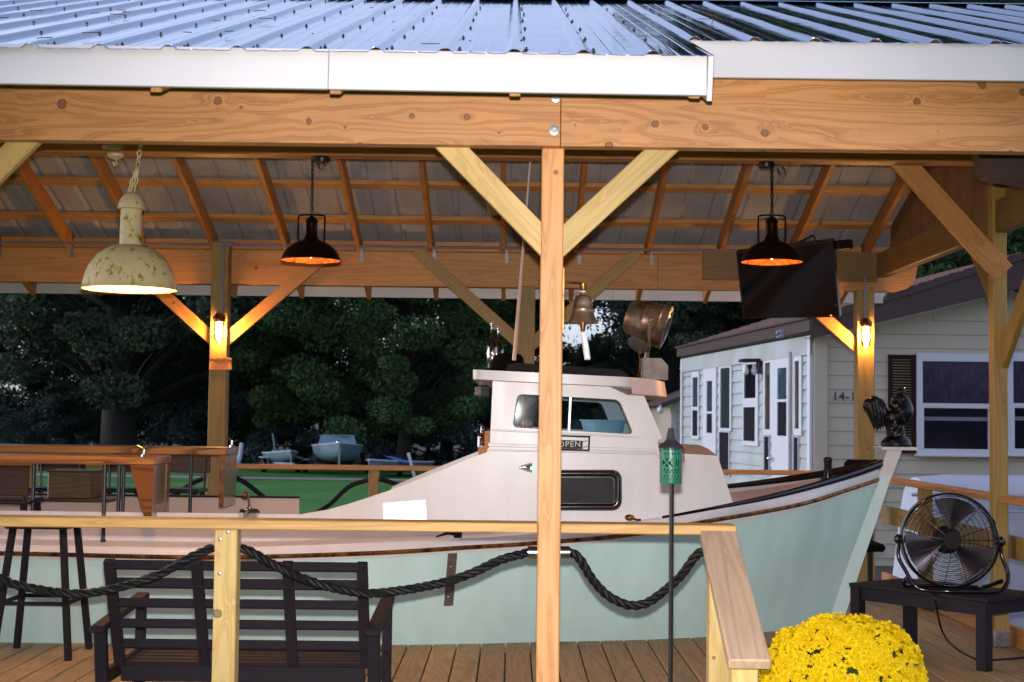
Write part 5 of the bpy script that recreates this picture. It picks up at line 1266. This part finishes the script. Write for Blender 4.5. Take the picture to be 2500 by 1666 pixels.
# the eave fascia (long side) and the rake boards
e0, e1_ = V((CA.x - ov, ya, za - ov * .32 - .09)), V((CB.x - ov, yb, za - ov * .32 - .09))
MB().bar(e0, e1_, .025, .17).build('eave_fascia', MAROON, hs)
MB().bar(e0 + V((-.02, 0, .085)), e1_ + V((-.02, 0, .085)), .06, .03).build('drip_edge', MAROON, hs)
MB().slab([[e0 + V((.012, 0, -.08)), e1_ + V((.012, 0, -.08)), V((CB.x + .02, yb, EZ - .002)), V((CA.x + .02, ya, EZ - .002))]], (0, 0, .012)).build('soffit', MAROON, hs, smooth=0)
def gb(x): return EZ - .045 + (min(x, 2 * XRDG - x) - CA.x) * PIT          # foot of the rake boards
def rtop(x): return rz(min(x, 2 * XRDG - x))
xl_ = CA.x - ov
for xa, xb in ((xl_, XRDG - .001), (XRDG + .001, 9.9)):
    MB().slab([[V((xa, ya - .026, rtop(xa) - .10)), V((xb, ya - .026, rtop(xb) - .10)), V((xb, ya - .026, gb(xb))), V((xa, ya - .026, gb(xa)))]], (0, .026, 0)).build('rake_fascia', MAROON, hs, smooth=0)
    MB().slab([[V((xa, ya - .05, rtop(xa) - .015)), V((xb, ya - .05, rtop(xb) - .015)), V((xb, ya - .05, rtop(xb) - .098)), V((xa, ya - .05, rtop(xa) - .098))]], (0, .05, 0)).build('rake_trim', MAROON, hs, smooth=0)
    MB().slab([[V((xa, ya, gb(xa) + .006)), V((xb, ya, gb(xb) + .006)), V((xb, 13.276, gb(xb) + .016)), V((xa, 13.276, gb(xa) + .016))]], (0, 0, .01)).build('soffit', MAROON, hs, smooth=0)
MB().slab([[V((CA.x + .05, 13.258, EZ - .06)), V((XRDG, 13.258, EZ - .06 + (XRDG - CA.x) * PIT)), V((XRDG, 13.258, EZ - .02 + (XRDG - CA.x) * PIT)), V((CA.x + .05, 13.258, EZ - .02))]], (0, .02, 0)).build('frieze_trim', TRIM, hs, smooth=0)
# windows and doors of the long side, placed by their jambs in the photograph
def side_unit(name, x0, x1, y0a, y1a, fr_, panes, gm_, inset=.012):
    """x0..x1: outer jambs; y0a, y1a: head and foot at x0"""
    P0, P1 = SP(x0, y0a, .03), SP(x1, y0a, .03); zt, zb_ = P0.z, SP(x0, y1a, .03).z
    h0, h1 = V((P0.x, P0.y, 0)), V((P1.x, P1.y, 0)); dv = h1 - h0; L_ = dv.length; dv.normalize(); f_ = fr_
    q = lambda u, z_, o_=0: h0 + dv * (L_ * u) + outn * o_ + V((0, 0, z_))
    hh = [[q(u0, zt - (zt - zb_) * v0, 0), q(u1, zt - (zt - zb_) * v0, 0), q(u1, zt - (zt - zb_) * v1, 0), q(u0, zt - (zt - zb_) * v1, 0)] for u0, u1, v0, v1, m_ in panes]
    fo = MB().slab([[q(0, zt), q(1, zt), q(1, zb_), q(0, zb_)]] + hh, outn * -.05).build(name, f_, hs, smooth=0)
    for l_, pn in zip(hh, panes): MB().slab([[p - outn * inset for p in l_]], outn * -.006).build('pane', pn[4], fo, smooth=0)
    return fo, q, zt, zb_
side_unit('window', 1688, 1706, 910, 1072, TRIM, [(.15, .85, .08, .52, BGLASS), (.15, .85, .57, .95, DARKSC)], None)
d1_, q_, zt_, zb_ = side_unit('door', 1716, 1748, 889, 1160, TRIM, [(.3, .72, .16, .43, BGLASS), (.3, .72, .45, .62, DARKSC)], None)
MB().ball(q_(.12, zt_ - (zt_ - zb_) * .82, .04), .035, 10, 8).build('handle', CHROME, d1_)
side_unit('window', 1755, 1785, 884, 1052, TRIM, [(.12, .88, .1, .96, M('green_blind_glass', '#33423e', .1, spec=.7, var=.4, vscale=8))], None)
side_unit('panel', 1754, 1780, 1053, 1160, TRIM, [(.05, .95, .02, .98, DARKSC)], None)
side_unit('window', 1813, 1850, 873, 1087, TRIM, [(.1, .86, .09, .47, DGLASS), (.06, .82, .57, .95, DARKSC)], None)
side_unit('sidelight', 1863, 1884, 868, 1062, TRIM, [(.2, .8, .1, .93, M('bronze_glass', '#4a4036', .1, spec=.7, var=.4, vscale=6))], None)
side_unit('panel', 1864, 1877, 1064, 1160, TRIM, [(.05, .95, .02, .98, DARKSC)], None)
d2_, q_, zt_, zb_ = side_unit('door', 1884, 1935, 858, 1170, TRIM, [(.06, .94, .022, .05, MAROON), (.28, .72, .14, .38, BGLASS), (.28, .72, .4, .66, DARKSC)], None)
MB().ball(q_(.04, zt_ - (zt_ - zb_) * .84, .05), .032, 10, 8).ball(q_(.12, zt_ - (zt_ - zb_) * .835, .04), .024, 8, 6).build('handle', CHROME, d2_)
MB().tube([q_(.95, zt_ - .05, .02), q_(.95, zb_, .02)], .022, 6).build('door_trim', M('door_strip', '#a8a4a0', .3, .8), d2_)
side_unit('sidelight', 1937, 1956, 858, 1063, TRIM, [(.15, .7, .12, .92, bpy.data.materials['bronze_glass'])], None)
side_unit('panel', 1936, 1948, 1066, 1160, TRIM, [(.05, .95, .02, .98, DARKSC)], None)
# porch floodlight with two bulbs, small camera under the eave
pf = SP(1852, 890, .05); l_ = MB().bar(pf + V((0, 0, .06)), pf + outn * .28 + V((0, 0, .05)), .2, .05, bev=.01).bar(pf + V((0, 0, .06)), pf + V((0, 0, -.14)), .16, .05, (1, 0, 0), bev=.01).build('porch_light', BLACKM, hs)
for o_ in (.07, .2): MB().ball(pf + outn * o_ + V((0, 0, -.10)) - tdir * .02, (.05, .05, .06), 12, 8).lathe([(.03, 0), (.03, .06)], 10, pf + outn * o_ + V((0, 0, -.06)) - tdir * .02).build('bulb', WHITE, l_)
ps = SP(1908, 815, .34); cm_ = MB().box(ps + V((0, 0, .0)), (.06, .09, .10), None, .01).ball(ps + V((-.05, -.02, .01)), .03, 8, 6).ball(ps + V((-.05, -.02, -.05)), .022, 8, 6).build('security_camera', M('camera_grey', '#7a7c84', .4), hs)
# house number
text('14-1', .155, GP(2061, 969, .012 + .03), M('number_dark', '#2a3230', .5), hs, rot=(90, 0, 0), spacing=1.12, bold=.004, name='house_number')
# gable windows and shutter
def gable_window(x0, x1, y0, y1, meet):
    P0, P1 = GP(x0, y0, .06), GP(x1, y1, .06); X0, X1_, Z1_, Z0_ = P0.x, P1.x, P0.z, P1.z; y_ = 19.0 - 5.75 - .05
    zm = GP(x0, meet, .06).z; f = .075
    R_ = lambda a, c, e, g_: [V((a, y_, e)), V((c, y_, e)), V((c, y_, g_)), V((a, y_, g_))]
    fo = MB().slab([R_(X0, X1_, Z0_, Z1_), R_(X0 + f * 2.6 / 2.6, X1_ - f, zm + .03, Z1_ - f * 1.4), R_(X0 + f * 1.2, X1_ - f * 1.2, Z0_ + f, zm - .03)], (0, .07, 0)).build('window', TRIM, hs, smooth=0)
    cu_ = M('lace_curtain_glass', '#332b44', .12, spec=.6, var=.4, vscale=9, stretch=(1.6, 1, .8)) if 'lace_curtain_glass' not in bpy.data.materials else bpy.data.materials['lace_curtain_glass']
    MB().box(((X0 + X1_) / 2, y_ + .03, (zm + Z1_) / 2), (X1_ - X0 - f, .006, Z1_ - zm - f)).build('pane', cu_, fo)
    MB().box(((X0 + X1_) / 2, y_ + .036, (zm + Z0_) / 2), (X1_ - X0 - f, .006, zm - Z0_ - f)).build('pane', DGLASS, fo)
    MB().box(((X0 + X1_) / 2, y_ + .028, zm - .17), (X1_ - X0 - f * 2, .006, .05)).build('sash_bar', M('dim_sash', '#6a6672', .5), fo)
    MB().box(((X0 + X1_) / 2, y_ - .01, Z0_ - .012), (X1_ - X0 + .06, .07, .03), None, .004).build('sill', TRIM, fo)
gable_window(2239, 2432, 862, 1112, 990); gable_window(2460, 2660, 862, 1112, 990)
P0, P1 = GP(2170, 866, .04), GP(2237, 1106, .04); sx, sz = (P0.x + P1.x) / 2, (P0.z + P1.z) / 2
shh = MB().slab([[V((P0.x, 13.22, P1.z)), V((P1.x, 13.22, P1.z)), V((P1.x, 13.22, P0.z)), V((P0.x, 13.22, P0.z))], [V((P0.x + .05, 13.22, P1.z + .06)), V((P1.x - .05, 13.22, P1.z + .06)), V((P1.x - .05, 13.22, P0.z - .06)), V((P0.x + .05, 13.22, P0.z - .06))]], (0, .035, 0)).build('shutter', SHUT, hs, smooth=0)
lm = None; z = P1.z + .075
while z < P0.z - .07:
    MB().box((sx, 13.238, z), (P1.x - P0.x - .1, .028, .008), Matrix.Rotation(R(35), 3, 'X')).build('louvre', SHUT, shh, smooth=0); z += .036

# smaller far cottage
fh = thing('cottage', 'small far cottage numbered 14-16 half hidden left of the pale cottage', 'house', (4.9, 35, GZ))
Dh = 40.0; q0, q1 = W(1640, 1000, Dh), W(1850, 1000, Dh); zt0 = W(1640, 985, Dh).z; pk = W(1760, 940, Dh)
MB().slab([[V((q0.x, Dh - 5.75, GZ)), V((q1.x, Dh - 5.75, GZ)), V((q1.x, Dh - 5.75, zt0)), V((pk.x, Dh - 5.75, pk.z)), V((q0.x, Dh - 5.75, zt0))]], (0, 6, 0)).build('wall', SIDE, fh, smooth=0)
for k in range(13):
    z = GZ + .15 + k * .2
    if z + .2 < zt0: MB().add([(q0.x + .12, Dh - 5.755, z + .2), (q1.x, Dh - 5.755, z + .2), (q1.x, Dh - 5.78, z + .01), (q0.x + .12, Dh - 5.78, z + .01), (q1.x, Dh - 5.752, z), (q0.x + .12, Dh - 5.752, z)], [(0, 1, 2, 3), (3, 2, 4, 5)]).build('siding_course', SIDE, fh, smooth=0, fix=False)
MB().box((q0.x + .05, Dh - 5.79, (GZ + zt0) / 2), (.14, .06, zt0 - GZ)).build('corner_board', SIDEL, fh)
MB().bar((q0.x - .3, Dh - 5.9, zt0 - .07), (pk.x, Dh - 5.9, pk.z + .05), .3, .12).build('roof_edge', MAROON, fh)
MB().slab([[V((q0.x - .3, Dh - 6, zt0)), V((pk.x, Dh - 6, pk.z + .12)), V((pk.x, Dh + 1, pk.z + .12)), V((q0.x - .3, Dh + 1, zt0))]], (0, 0, -.06)).build('roof', SHIN, fh, smooth=0)
text('14-16', .2, W(1655, 1003, Dh - .06), bpy.data.materials['number_dark'], fh, name='house_number', bold=.004)
fl4 = W(1612, 1002, Dh - .2); MB().ball(fl4, (.09, .09, .1), 10, 8).bar(fl4 + V((0, 0, .1)), fl4 + V((.3, .1, .16)), .08, .06).build('porch_light', TRIM, fh)

# white upturned skiff beyond the right railing
uk = thing('upturned_skiff', 'white upturned skiff hull lying behind the side railing under the cottage windows', 'boat', (5, 8.4, GZ))
Du = 12.9; y_ = Du - 5.75; l = [W(2208, 1330, Du), W(2208, 1190, Du), W(2214, 1172, Du), W(2232, 1164, Du), W(2650, 1168, Du), W(2900, 1190, Du)]
x0, zt = W(2210, 1166, Du).x, W(2400, 1166, Du).z; rows = []
for i in range(17):
    t = i / 16; X_ = x0 + 4.3 * t; e = min(1, (t * 14) ** .5) if t < .07 else 1; rows.append([])
    for j in range(13):
        a = math.pi * j / 12; wv = .62 * e * (1 - .5 * max(0, t - .5)); 
        cz = (zt - GZ) * (abs(math.sin(a)) ** .35) * (e ** .3); rows[-1].append(V((X_, y_ + .65 - wv * math.cos(a) * (1.0), GZ + cz)))
SKW = M('skiff_white', '#a4aaba', .5, var=.15, vscale=1.2)
MB().sheet(rows).build('hull', SKW, uk, smooth=60)
for zz, rr in ((zt - .16, .018), (zt - .30, .012)): MB().tube([V((x0 + .06 + 4.2 * i / 10, y_ + .03, zz)) for i in range(11)], rr, 6).build('strake', SKW, uk)

# ------------------------------------------------------------------ boats on the grass far behind
def small_boat(px, d, Lb, wb, hb, yaw, label, name='skiff', cat='boat', deckm=None, trailer=True, lift=.45, hullm=None):
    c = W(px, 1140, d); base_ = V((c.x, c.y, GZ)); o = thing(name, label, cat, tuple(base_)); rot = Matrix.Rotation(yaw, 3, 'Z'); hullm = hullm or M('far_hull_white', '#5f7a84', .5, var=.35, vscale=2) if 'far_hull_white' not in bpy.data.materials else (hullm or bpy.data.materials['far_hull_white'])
    T = lambda p: base_ + rot @ V(p)
    rows = []; top = []
    for i in range(15):
        t = i / 14; w_ = wb / 2 * (1 - max(0, (t - .45) / .55) ** 2.2) ; sheer = hb * (.75 + .3 * t * t); keel = lift + hb * .45 * max(0, (t - .65) / .35) ** 2
        rows.append([T((w_ * s_ * k_, -Lb / 2 + Lb * t + (0.12 * hb * z_ if t > .8 else 0), (keel + (lift + sheer - keel) * z_))) for s_, k_, z_ in ((-1, 1, 1), (-1, .93, .5), (-1, .7, .15), (1, 0, 0), (1, .7, .15), (1, .93, .5), (1, 1, 1))])
    MB().sheet(rows).sheet([[r[0], r[6]] for r in rows[:1]] + [[r[0], r[6]] for r in rows[1:2]]).build('hull', hullm, o, smooth=60)
    MB().sheet([[r[0] + V((0, 0, -.02)), (r[0] + r[6]) / 2 + V((0, 0, .03)), r[6] + V((0, 0, -.02))] for r in rows]).build('deck', deckm or hullm, o, smooth=60)
    MB().tube([r[0] for r in rows] + [r[6] for r in reversed(rows)], .025, 6).build('gunwale', TRIM, o)
    if trailer:
        t_ = MB(); f = M('trailer_grey', '#7c8a92', .5, .4) if 'trailer_grey' not in bpy.data.materials else bpy.data.materials['trailer_grey']
        t_.bar(T((-wb * .42, -Lb * .3, .38)), T((0, Lb * .75, .42)), .06, .08).bar(T((wb * .42, -Lb * .3, .38)), T((0, Lb * .75, .42)), .06, .08).bar(T((-wb * .55, -Lb * .15, .34)), T((wb * .55, -Lb * .15, .34)), .06, .08)
        t_.bar(T((0, Lb * .55, .4)), T((0, Lb * .55, lift + hb * .8)), .06, .06)
        t_.build('trailer_frame', f, o)
        for s_ in (-1, 1):
            MB().lathe([(.1, -.07), (.26, -.08), (.29, -.05), (.29, .05), (.26, .08), (.1, .07)], 20, T((s_ * wb * .62, -Lb * .15, .29)), rot @ V((1, 0, 0))).build('wheel', BLACKM, o)
            MB().bar(T((s_ * wb * .62, -Lb * .15 - .36, .6)), T((s_ * wb * .62, -Lb * .15 + .36, .6)), .2, .03, bev=.01).build('fender', TRIM, o)
    return o, T
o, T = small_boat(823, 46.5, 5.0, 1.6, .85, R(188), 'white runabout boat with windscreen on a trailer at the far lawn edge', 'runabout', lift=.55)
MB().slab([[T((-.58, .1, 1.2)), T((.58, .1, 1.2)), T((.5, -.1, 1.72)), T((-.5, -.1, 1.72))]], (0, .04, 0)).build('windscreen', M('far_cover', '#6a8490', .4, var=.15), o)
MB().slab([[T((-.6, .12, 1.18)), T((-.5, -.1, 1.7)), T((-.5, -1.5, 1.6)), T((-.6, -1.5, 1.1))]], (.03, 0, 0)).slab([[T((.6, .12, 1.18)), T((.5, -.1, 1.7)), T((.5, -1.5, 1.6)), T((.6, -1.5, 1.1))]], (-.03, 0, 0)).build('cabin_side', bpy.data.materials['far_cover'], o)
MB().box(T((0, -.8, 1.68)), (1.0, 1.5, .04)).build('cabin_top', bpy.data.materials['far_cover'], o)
MB().ball(T((0, .75, 1.42)), .07, 10, 8).build('bow_light', CHROME, o)
o.scale = (1, 1, .72)
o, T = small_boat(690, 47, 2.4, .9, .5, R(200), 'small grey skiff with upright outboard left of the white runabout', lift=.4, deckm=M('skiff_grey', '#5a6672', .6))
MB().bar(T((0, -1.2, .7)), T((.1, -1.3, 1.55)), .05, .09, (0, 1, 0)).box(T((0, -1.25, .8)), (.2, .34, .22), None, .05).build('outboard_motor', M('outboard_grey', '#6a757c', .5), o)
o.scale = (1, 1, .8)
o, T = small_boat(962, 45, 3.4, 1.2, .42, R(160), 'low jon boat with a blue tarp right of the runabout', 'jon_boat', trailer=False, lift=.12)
MB().sheet([[T((-.68, .1, .46)), T((0, .1, .62)), T((.68, .1, .46))], [T((-.68, .8, .46)), T((0, .8, .66)), T((.68, .8, .46))]]).build('tarp', M('blue_tarp', '#2f6db8', .6), o)
q = W(1012, 1165, 44); a = W(997, 1106, 44); ptr = thing('boat_trailer', 'empty boat trailer with a tilted pale guide post at the far lawn edge', 'trailer', (q.x, q.y, GZ))
MB().bar(q, a, .09, .06, (0, 1, 0), .01).build('guide_post', TRIM, ptr)
MB().bar((q.x, q.y, GZ + .35), (q.x + .3, q.y + 2.6, GZ + .35), .07, .08).bar((q.x - .5, q.y + 1.4, GZ + .3), (q.x + .8, q.y + 1.4, GZ + .3), .06, .06).bar((q.x, q.y, GZ), (q.x, q.y, q.z), .06, .06, (0, 1, 0)).build('trailer_frame', STEEL, ptr)
for s_ in (-.55, .85): MB().lathe([(.08, -.06), (.24, -.07), (.26, 0), (.24, .07), (.08, .06)], 18, (q.x + s_, q.y + 1.4, GZ + .26), (1, 0, 0)).build('wheel', BLACKM, ptr)
pts = [W(577, 1136, 44), W(586, 1112, 44), W(590, 1082, 44)]; bs = thing('moored_dinghy', 'pale curved dinghy bow standing up behind the bar counter end', 'boat', (pts[0].x, pts[0].y, GZ))
MB().tube(spline([V((pts[0].x - .25, pts[0].y, GZ)), pts[0] + V((-.1, 0, -.3))] + pts, 6), [.09] * 12 + [.08] * 6 + [.06] * 7, 8).build('bow_stem', SKW, bs)
MB().sheet([[V((pts[0].x - .3 - 1.2 * t, pts[0].y + .8 * math.sin(a), GZ + .1 + .5 * abs(math.sin(a)) + .3 * (1 - t))) for a in [-1.5 + 3 * k / 8 for k in range(9)]] for t in [i / 6 for i in range(7)]]).build('hull', bpy.data.materials['far_hull_white'], bs, smooth=60)

# ------------------------------------------------------------------ trees
def leafmat(name, c1, c2, c3):
    m, n, b = newmat(name); tc = N(n, 'ShaderNodeTexCoord'); no = N(n, 'ShaderNodeTexNoise'); no.inputs['Scale'].default_value = .55; no.inputs['Detail'].default_value = 8; no.inputs['Roughness'].default_value = .7
    n.links.new(tc.outputs['Object'], no.inputs[0]); r = ramp(n, [(.34, hexc(c1)), (.5, hexc(c2)), (.68, hexc(c3))]); n.links.new(no.outputs[0], r.inputs[0]); n.links.new(r.outputs[0], b.inputs['Base Color'])
    b.inputs['Roughness'].default_value = .9; b.inputs['Specular IOR Level'].default_value = .06
    return m
LEAFD = leafmat('leaf_dark', '#2c352b', '#3e483a', '#56624e'); LEAFM = leafmat('leaf_mid', '#263422', '#3a5030', '#56743f'); LEAFB = leafmat('leaf_blue', '#2a3432', '#3c4a46', '#506460')
def leaf_cloud(centres, radii, n, size, seed, flat=.6):
    g = np.random.default_rng(seed); k = g.integers(0, len(centres), n); d_ = g.normal(size=(n, 3)); d_ /= np.linalg.norm(d_, axis=1)[:, None]
    r_ = (radii[k] * g.random(n) ** .45)[:, None]
    c = centres[k] + d_ * r_ * np.array([1, 1, flat])
    t = g.normal(size=(n, 3)); t /= np.linalg.norm(t, axis=1)[:, None]; u = np.cross(t, g.normal(size=(n, 3))); u /= np.linalg.norm(u, axis=1)[:, None]
    s_ = (size * g.uniform(.6, 1.35, n))[:, None]
    v = np.stack([c - t * s_, c + u * s_ * .5, c + t * s_, c - u * s_ * .5], 1).reshape(-1, 3)
    return v
def quads_mesh(name, v, m):
    n = len(v) // 4; me = bpy.data.meshes.new(name); me.vertices.add(len(v)); me.vertices.foreach_set('co', v.astype(np.float32).ravel()); me.loops.add(4 * n); me.loops.foreach_set('vertex_index', np.arange(4 * n, dtype=np.int32)); me.polygons.add(n); me.polygons.foreach_set('loop_start', np.arange(0, 4 * n, 4, dtype=np.int32)); me.update(calc_edges=True); me.materials.append(m); return me
def tree_proto(seed, H, RC, base_h, nleaf, leaf, m, name, ncl=46, gap=.35, trunk=.32):
    r_ = random.Random(seed); g = np.random.default_rng(seed); tr = MB()
    spine = [V((0, 0, -.3))]
    for i in range(1, 9): spine.append(V((spine[-1].x + r_.gauss(0, .12), spine[-1].y + r_.gauss(0, .12), H * .9 * i / 8)))
    tr.tube(spine, [trunk * 1.35] + [trunk * (1 - .85 * i / 8) for i in range(1, 9)], 10)
    cs, rs = [], []
    for k in range(ncl):
        f = (k + .5) / ncl; z = base_h + (H - base_h) * f; prof_r = RC * (math.sin(math.pi * min(1, .22 + .78 * f)) ** .6); a = k * 2.4 + r_.uniform(-.4, .4); rr = prof_r * r_.uniform(.35, 1.0)
        c = V((rr * math.cos(a), rr * math.sin(a), z + r_.uniform(-.4, .4))); cs.append(tuple(c)); rs.append(r_.uniform(.5, 1.0) * RC * gap)
        i0 = min(7, max(1, int((z / (H * .9)) * 8 - 1))); s0 = spine[i0]
        tr.tube([s0, s0.lerp(c, .5) + V((0, 0, .2)), c], [trunk * .3 * (1 - f * .6), trunk * .17, .02], 5)
    v = leaf_cloud(np.array(cs), np.array(rs), nleaf, leaf, seed)
    o = thing(name, 'x', 'tree', (0, 0, 0)); t = tr.build('trunk', BARK, o, smooth=60, center=False)
    c = link(bpy.data.objects.new('crown', quads_mesh('crown', v, m)), o); return o
protos = [tree_proto(11, 13, 4.6, 2.2, 100000, .085, LEAFD, 'cedar_tree', trunk=.5, ncl=95, gap=.28), tree_proto(12, 22, 5.6, 1.6, 90000, .10, LEAFM, 'broadleaf_tree', ncl=110, gap=.27), tree_proto(13, 20, 4.2, 4.5, 70000, .09, LEAFD, 'pine_tree', ncl=90, gap=.25), tree_proto(14, 3.2, 2.2, .3, 16000, .06, LEAFB, 'bush', ncl=34, trunk=.08)]
used = set()
def plant(k, x, d, sc_, rot, label, grp):
    M4 = Matrix.Translation(V((x, d - 5.75, GZ))) @ Matrix.Rotation(rot, 4, 'Z') @ Matrix.Scale(sc_, 4)
    p = protos[k]
    if k in used: o = copy_tree(p, None, M4)
    else: p.matrix_basis = M4; used.add(k); o = p; p['_w'] = 1; del p['_w']
    o['label'] = label; o['group'] = grp; o['category'] = 'bush' if k == 3 else 'tree'; return o
# parents must keep the identity inverse that their parts were linked with
TG, BG = 'trees round the lawn', 'bushes at the lawn edge'
def xp(px, d): return W(px, 1000, d).x
plant(0, xp(300, 52), 52, 1.25, .3, 'big dark cedar with thick trunk behind the left bar counter', TG)
plant(0, xp(-200, 60), 60, 1.0, 2.0, 'dark tree at the left edge with bright sky showing beside it', TG)
plant(0, xp(250, 64), 64, .75, 4.1, 'dark tree between the left edge and the big cedar', TG)
plant(0, xp(490, 60), 60, 1.15, 1.0, 'dark tree just left of the far left post', TG)
plant(2, xp(660, 56), 56, .85, .5, 'dark tall tree right of the far left post', TG)
plant(1, xp(800, 53), 53, .8, 1.2, 'leafy green tree behind the white runabout', TG)
plant(1, xp(985, 51), 51, .72, 2.8, 'brightest leafy green tree, left of the cabin and bottles', TG)
plant(1, xp(1090, 62), 62, .8, 4.4, 'green tree right behind the antenna', TG)
plant(2, xp(1225, 66), 66, .95, 3.1, 'tall dark tree behind the centre post', TG)
plant(0, xp(1440, 56), 56, .36, 5.2, 'short dark tree under the ship bell with sky above it', TG)
plant(1, xp(1860, 60), 60, 1.0, 0.4, 'dark green tree behind the cottage door lamp', TG)
plant(2, xp(1640, 54), 54, .9, 2.2, 'dark pine over the far cottage roof, right of the searchlight', TG)
plant(2, xp(1800, 56), 56, 1.5, 2.9, 'tall dark pine over the pale cottage, behind the pendant lamp', TG)
plant(2, xp(1960, 56), 56, 1.5, 4.0, 'tall dark pine over the pale cottage, behind the television', TG)
plant(1, xp(2150, 55), 55, 1.35, 1.9, 'tall tree behind the cottage gable', TG)
plant(2, xp(2350, 56), 56, 1.55, .9, 'tall pine behind the cottage ridge at the right', TG)
plant(1, xp(2620, 55), 55, 1.4, 5.1, 'tall tree at the right edge behind the cottage roof', TG)
for i, (px, d, s_, lab) in enumerate(((-10, 52, .62, 'pale bush at the far left edge'), (120, 54, .75, 'grey green bush left of the cedar trunk'), (210, 55, .8, 'low bush touching the cedar trunk on its left'), (420, 55, 1.1, 'bush right of the cedar trunk'), (500, 56, 1.1, 'bush just left of the far left post'), (630, 55, 1.15, 'bush behind the small grey skiff'), (750, 54, 1.25, 'bush left of the white runabout'), (900, 54, 1.2, 'bush right of the white runabout'), (1050, 54, 1.3, 'bush behind the sloping cabin side'), (1150, 56, 1.4, 'bush behind the aft cabin wall'), (1400, 58, 1.1, 'bush below the ship bell rope'), (1540, 58, 1.5, 'bush behind the searchlight box'))):
    plant(3, xp(px, d), d, s_, i * 1.3, lab, BG)
# far woods: one uncountable mass
g = np.random.default_rng(5); cs = []; rs = []
prof_w = [(-400, 4.5), (-60, 2.2), (90, 2.3), (150, 6.0), (250, 9.5), (520, 9), (700, 10), (900, 10), (1050, 9.5), (1110, 6.8), (1150, 9), (1320, 8), (1370, 4.4), (1480, 4.2), (1530, 8), (1700, 11), (2600, 14)]
for k in range(620):
    px = g.uniform(-400, 2600); d = g.uniform(66, 78); h = interp(prof_w, px) * d / 65; cs.append((xp(px, d), d - 5.75, GZ + g.uniform(.05, 1.0) * h)); rs.append(g.uniform(.9, 1.6))
for k in range(900):
    px = g.uniform(1480, 3300); d = g.uniform(66, 84); top = 12 + 24 * min(1, max(0, (px - 1450) / 350)); cs.append((xp(px, d), d - 5.75, GZ + g.uniform(.1, 1.0) * top)); rs.append(g.uniform(1.4, 2.6))
fw = link(bpy.data.objects.new('far_woods', quads_mesh('far_woods', leaf_cloud(np.array(cs), np.array(rs), 330000, .13, 6, .8), LEAFD))); tag(fw, 'dark far woods filling the gaps behind the trees', 'woods', kind='stuff')

# unseen tree line added behind the camera to darken reflections and front light
cs = []; rs = []
for k in range(420):
    a = g.uniform(-1.25, 1.25); d = g.uniform(30, 38); cs.append((d * math.sin(a), -5.75 - d * math.cos(a), GZ + g.uniform(.03, 1) * (9 + 3 * math.sin(a * 7)))); rs.append(g.uniform(1.2, 2.2))
fw2 = link(bpy.data.objects.new('far_woods', quads_mesh('far_woods', leaf_cloud(np.array(cs), np.array(rs), 60000, .22, 8, .8), LEAFD))); tag(fw2, 'unseen dark woods added behind the camera to dim sky light and reflections', 'woods', kind='stuff')
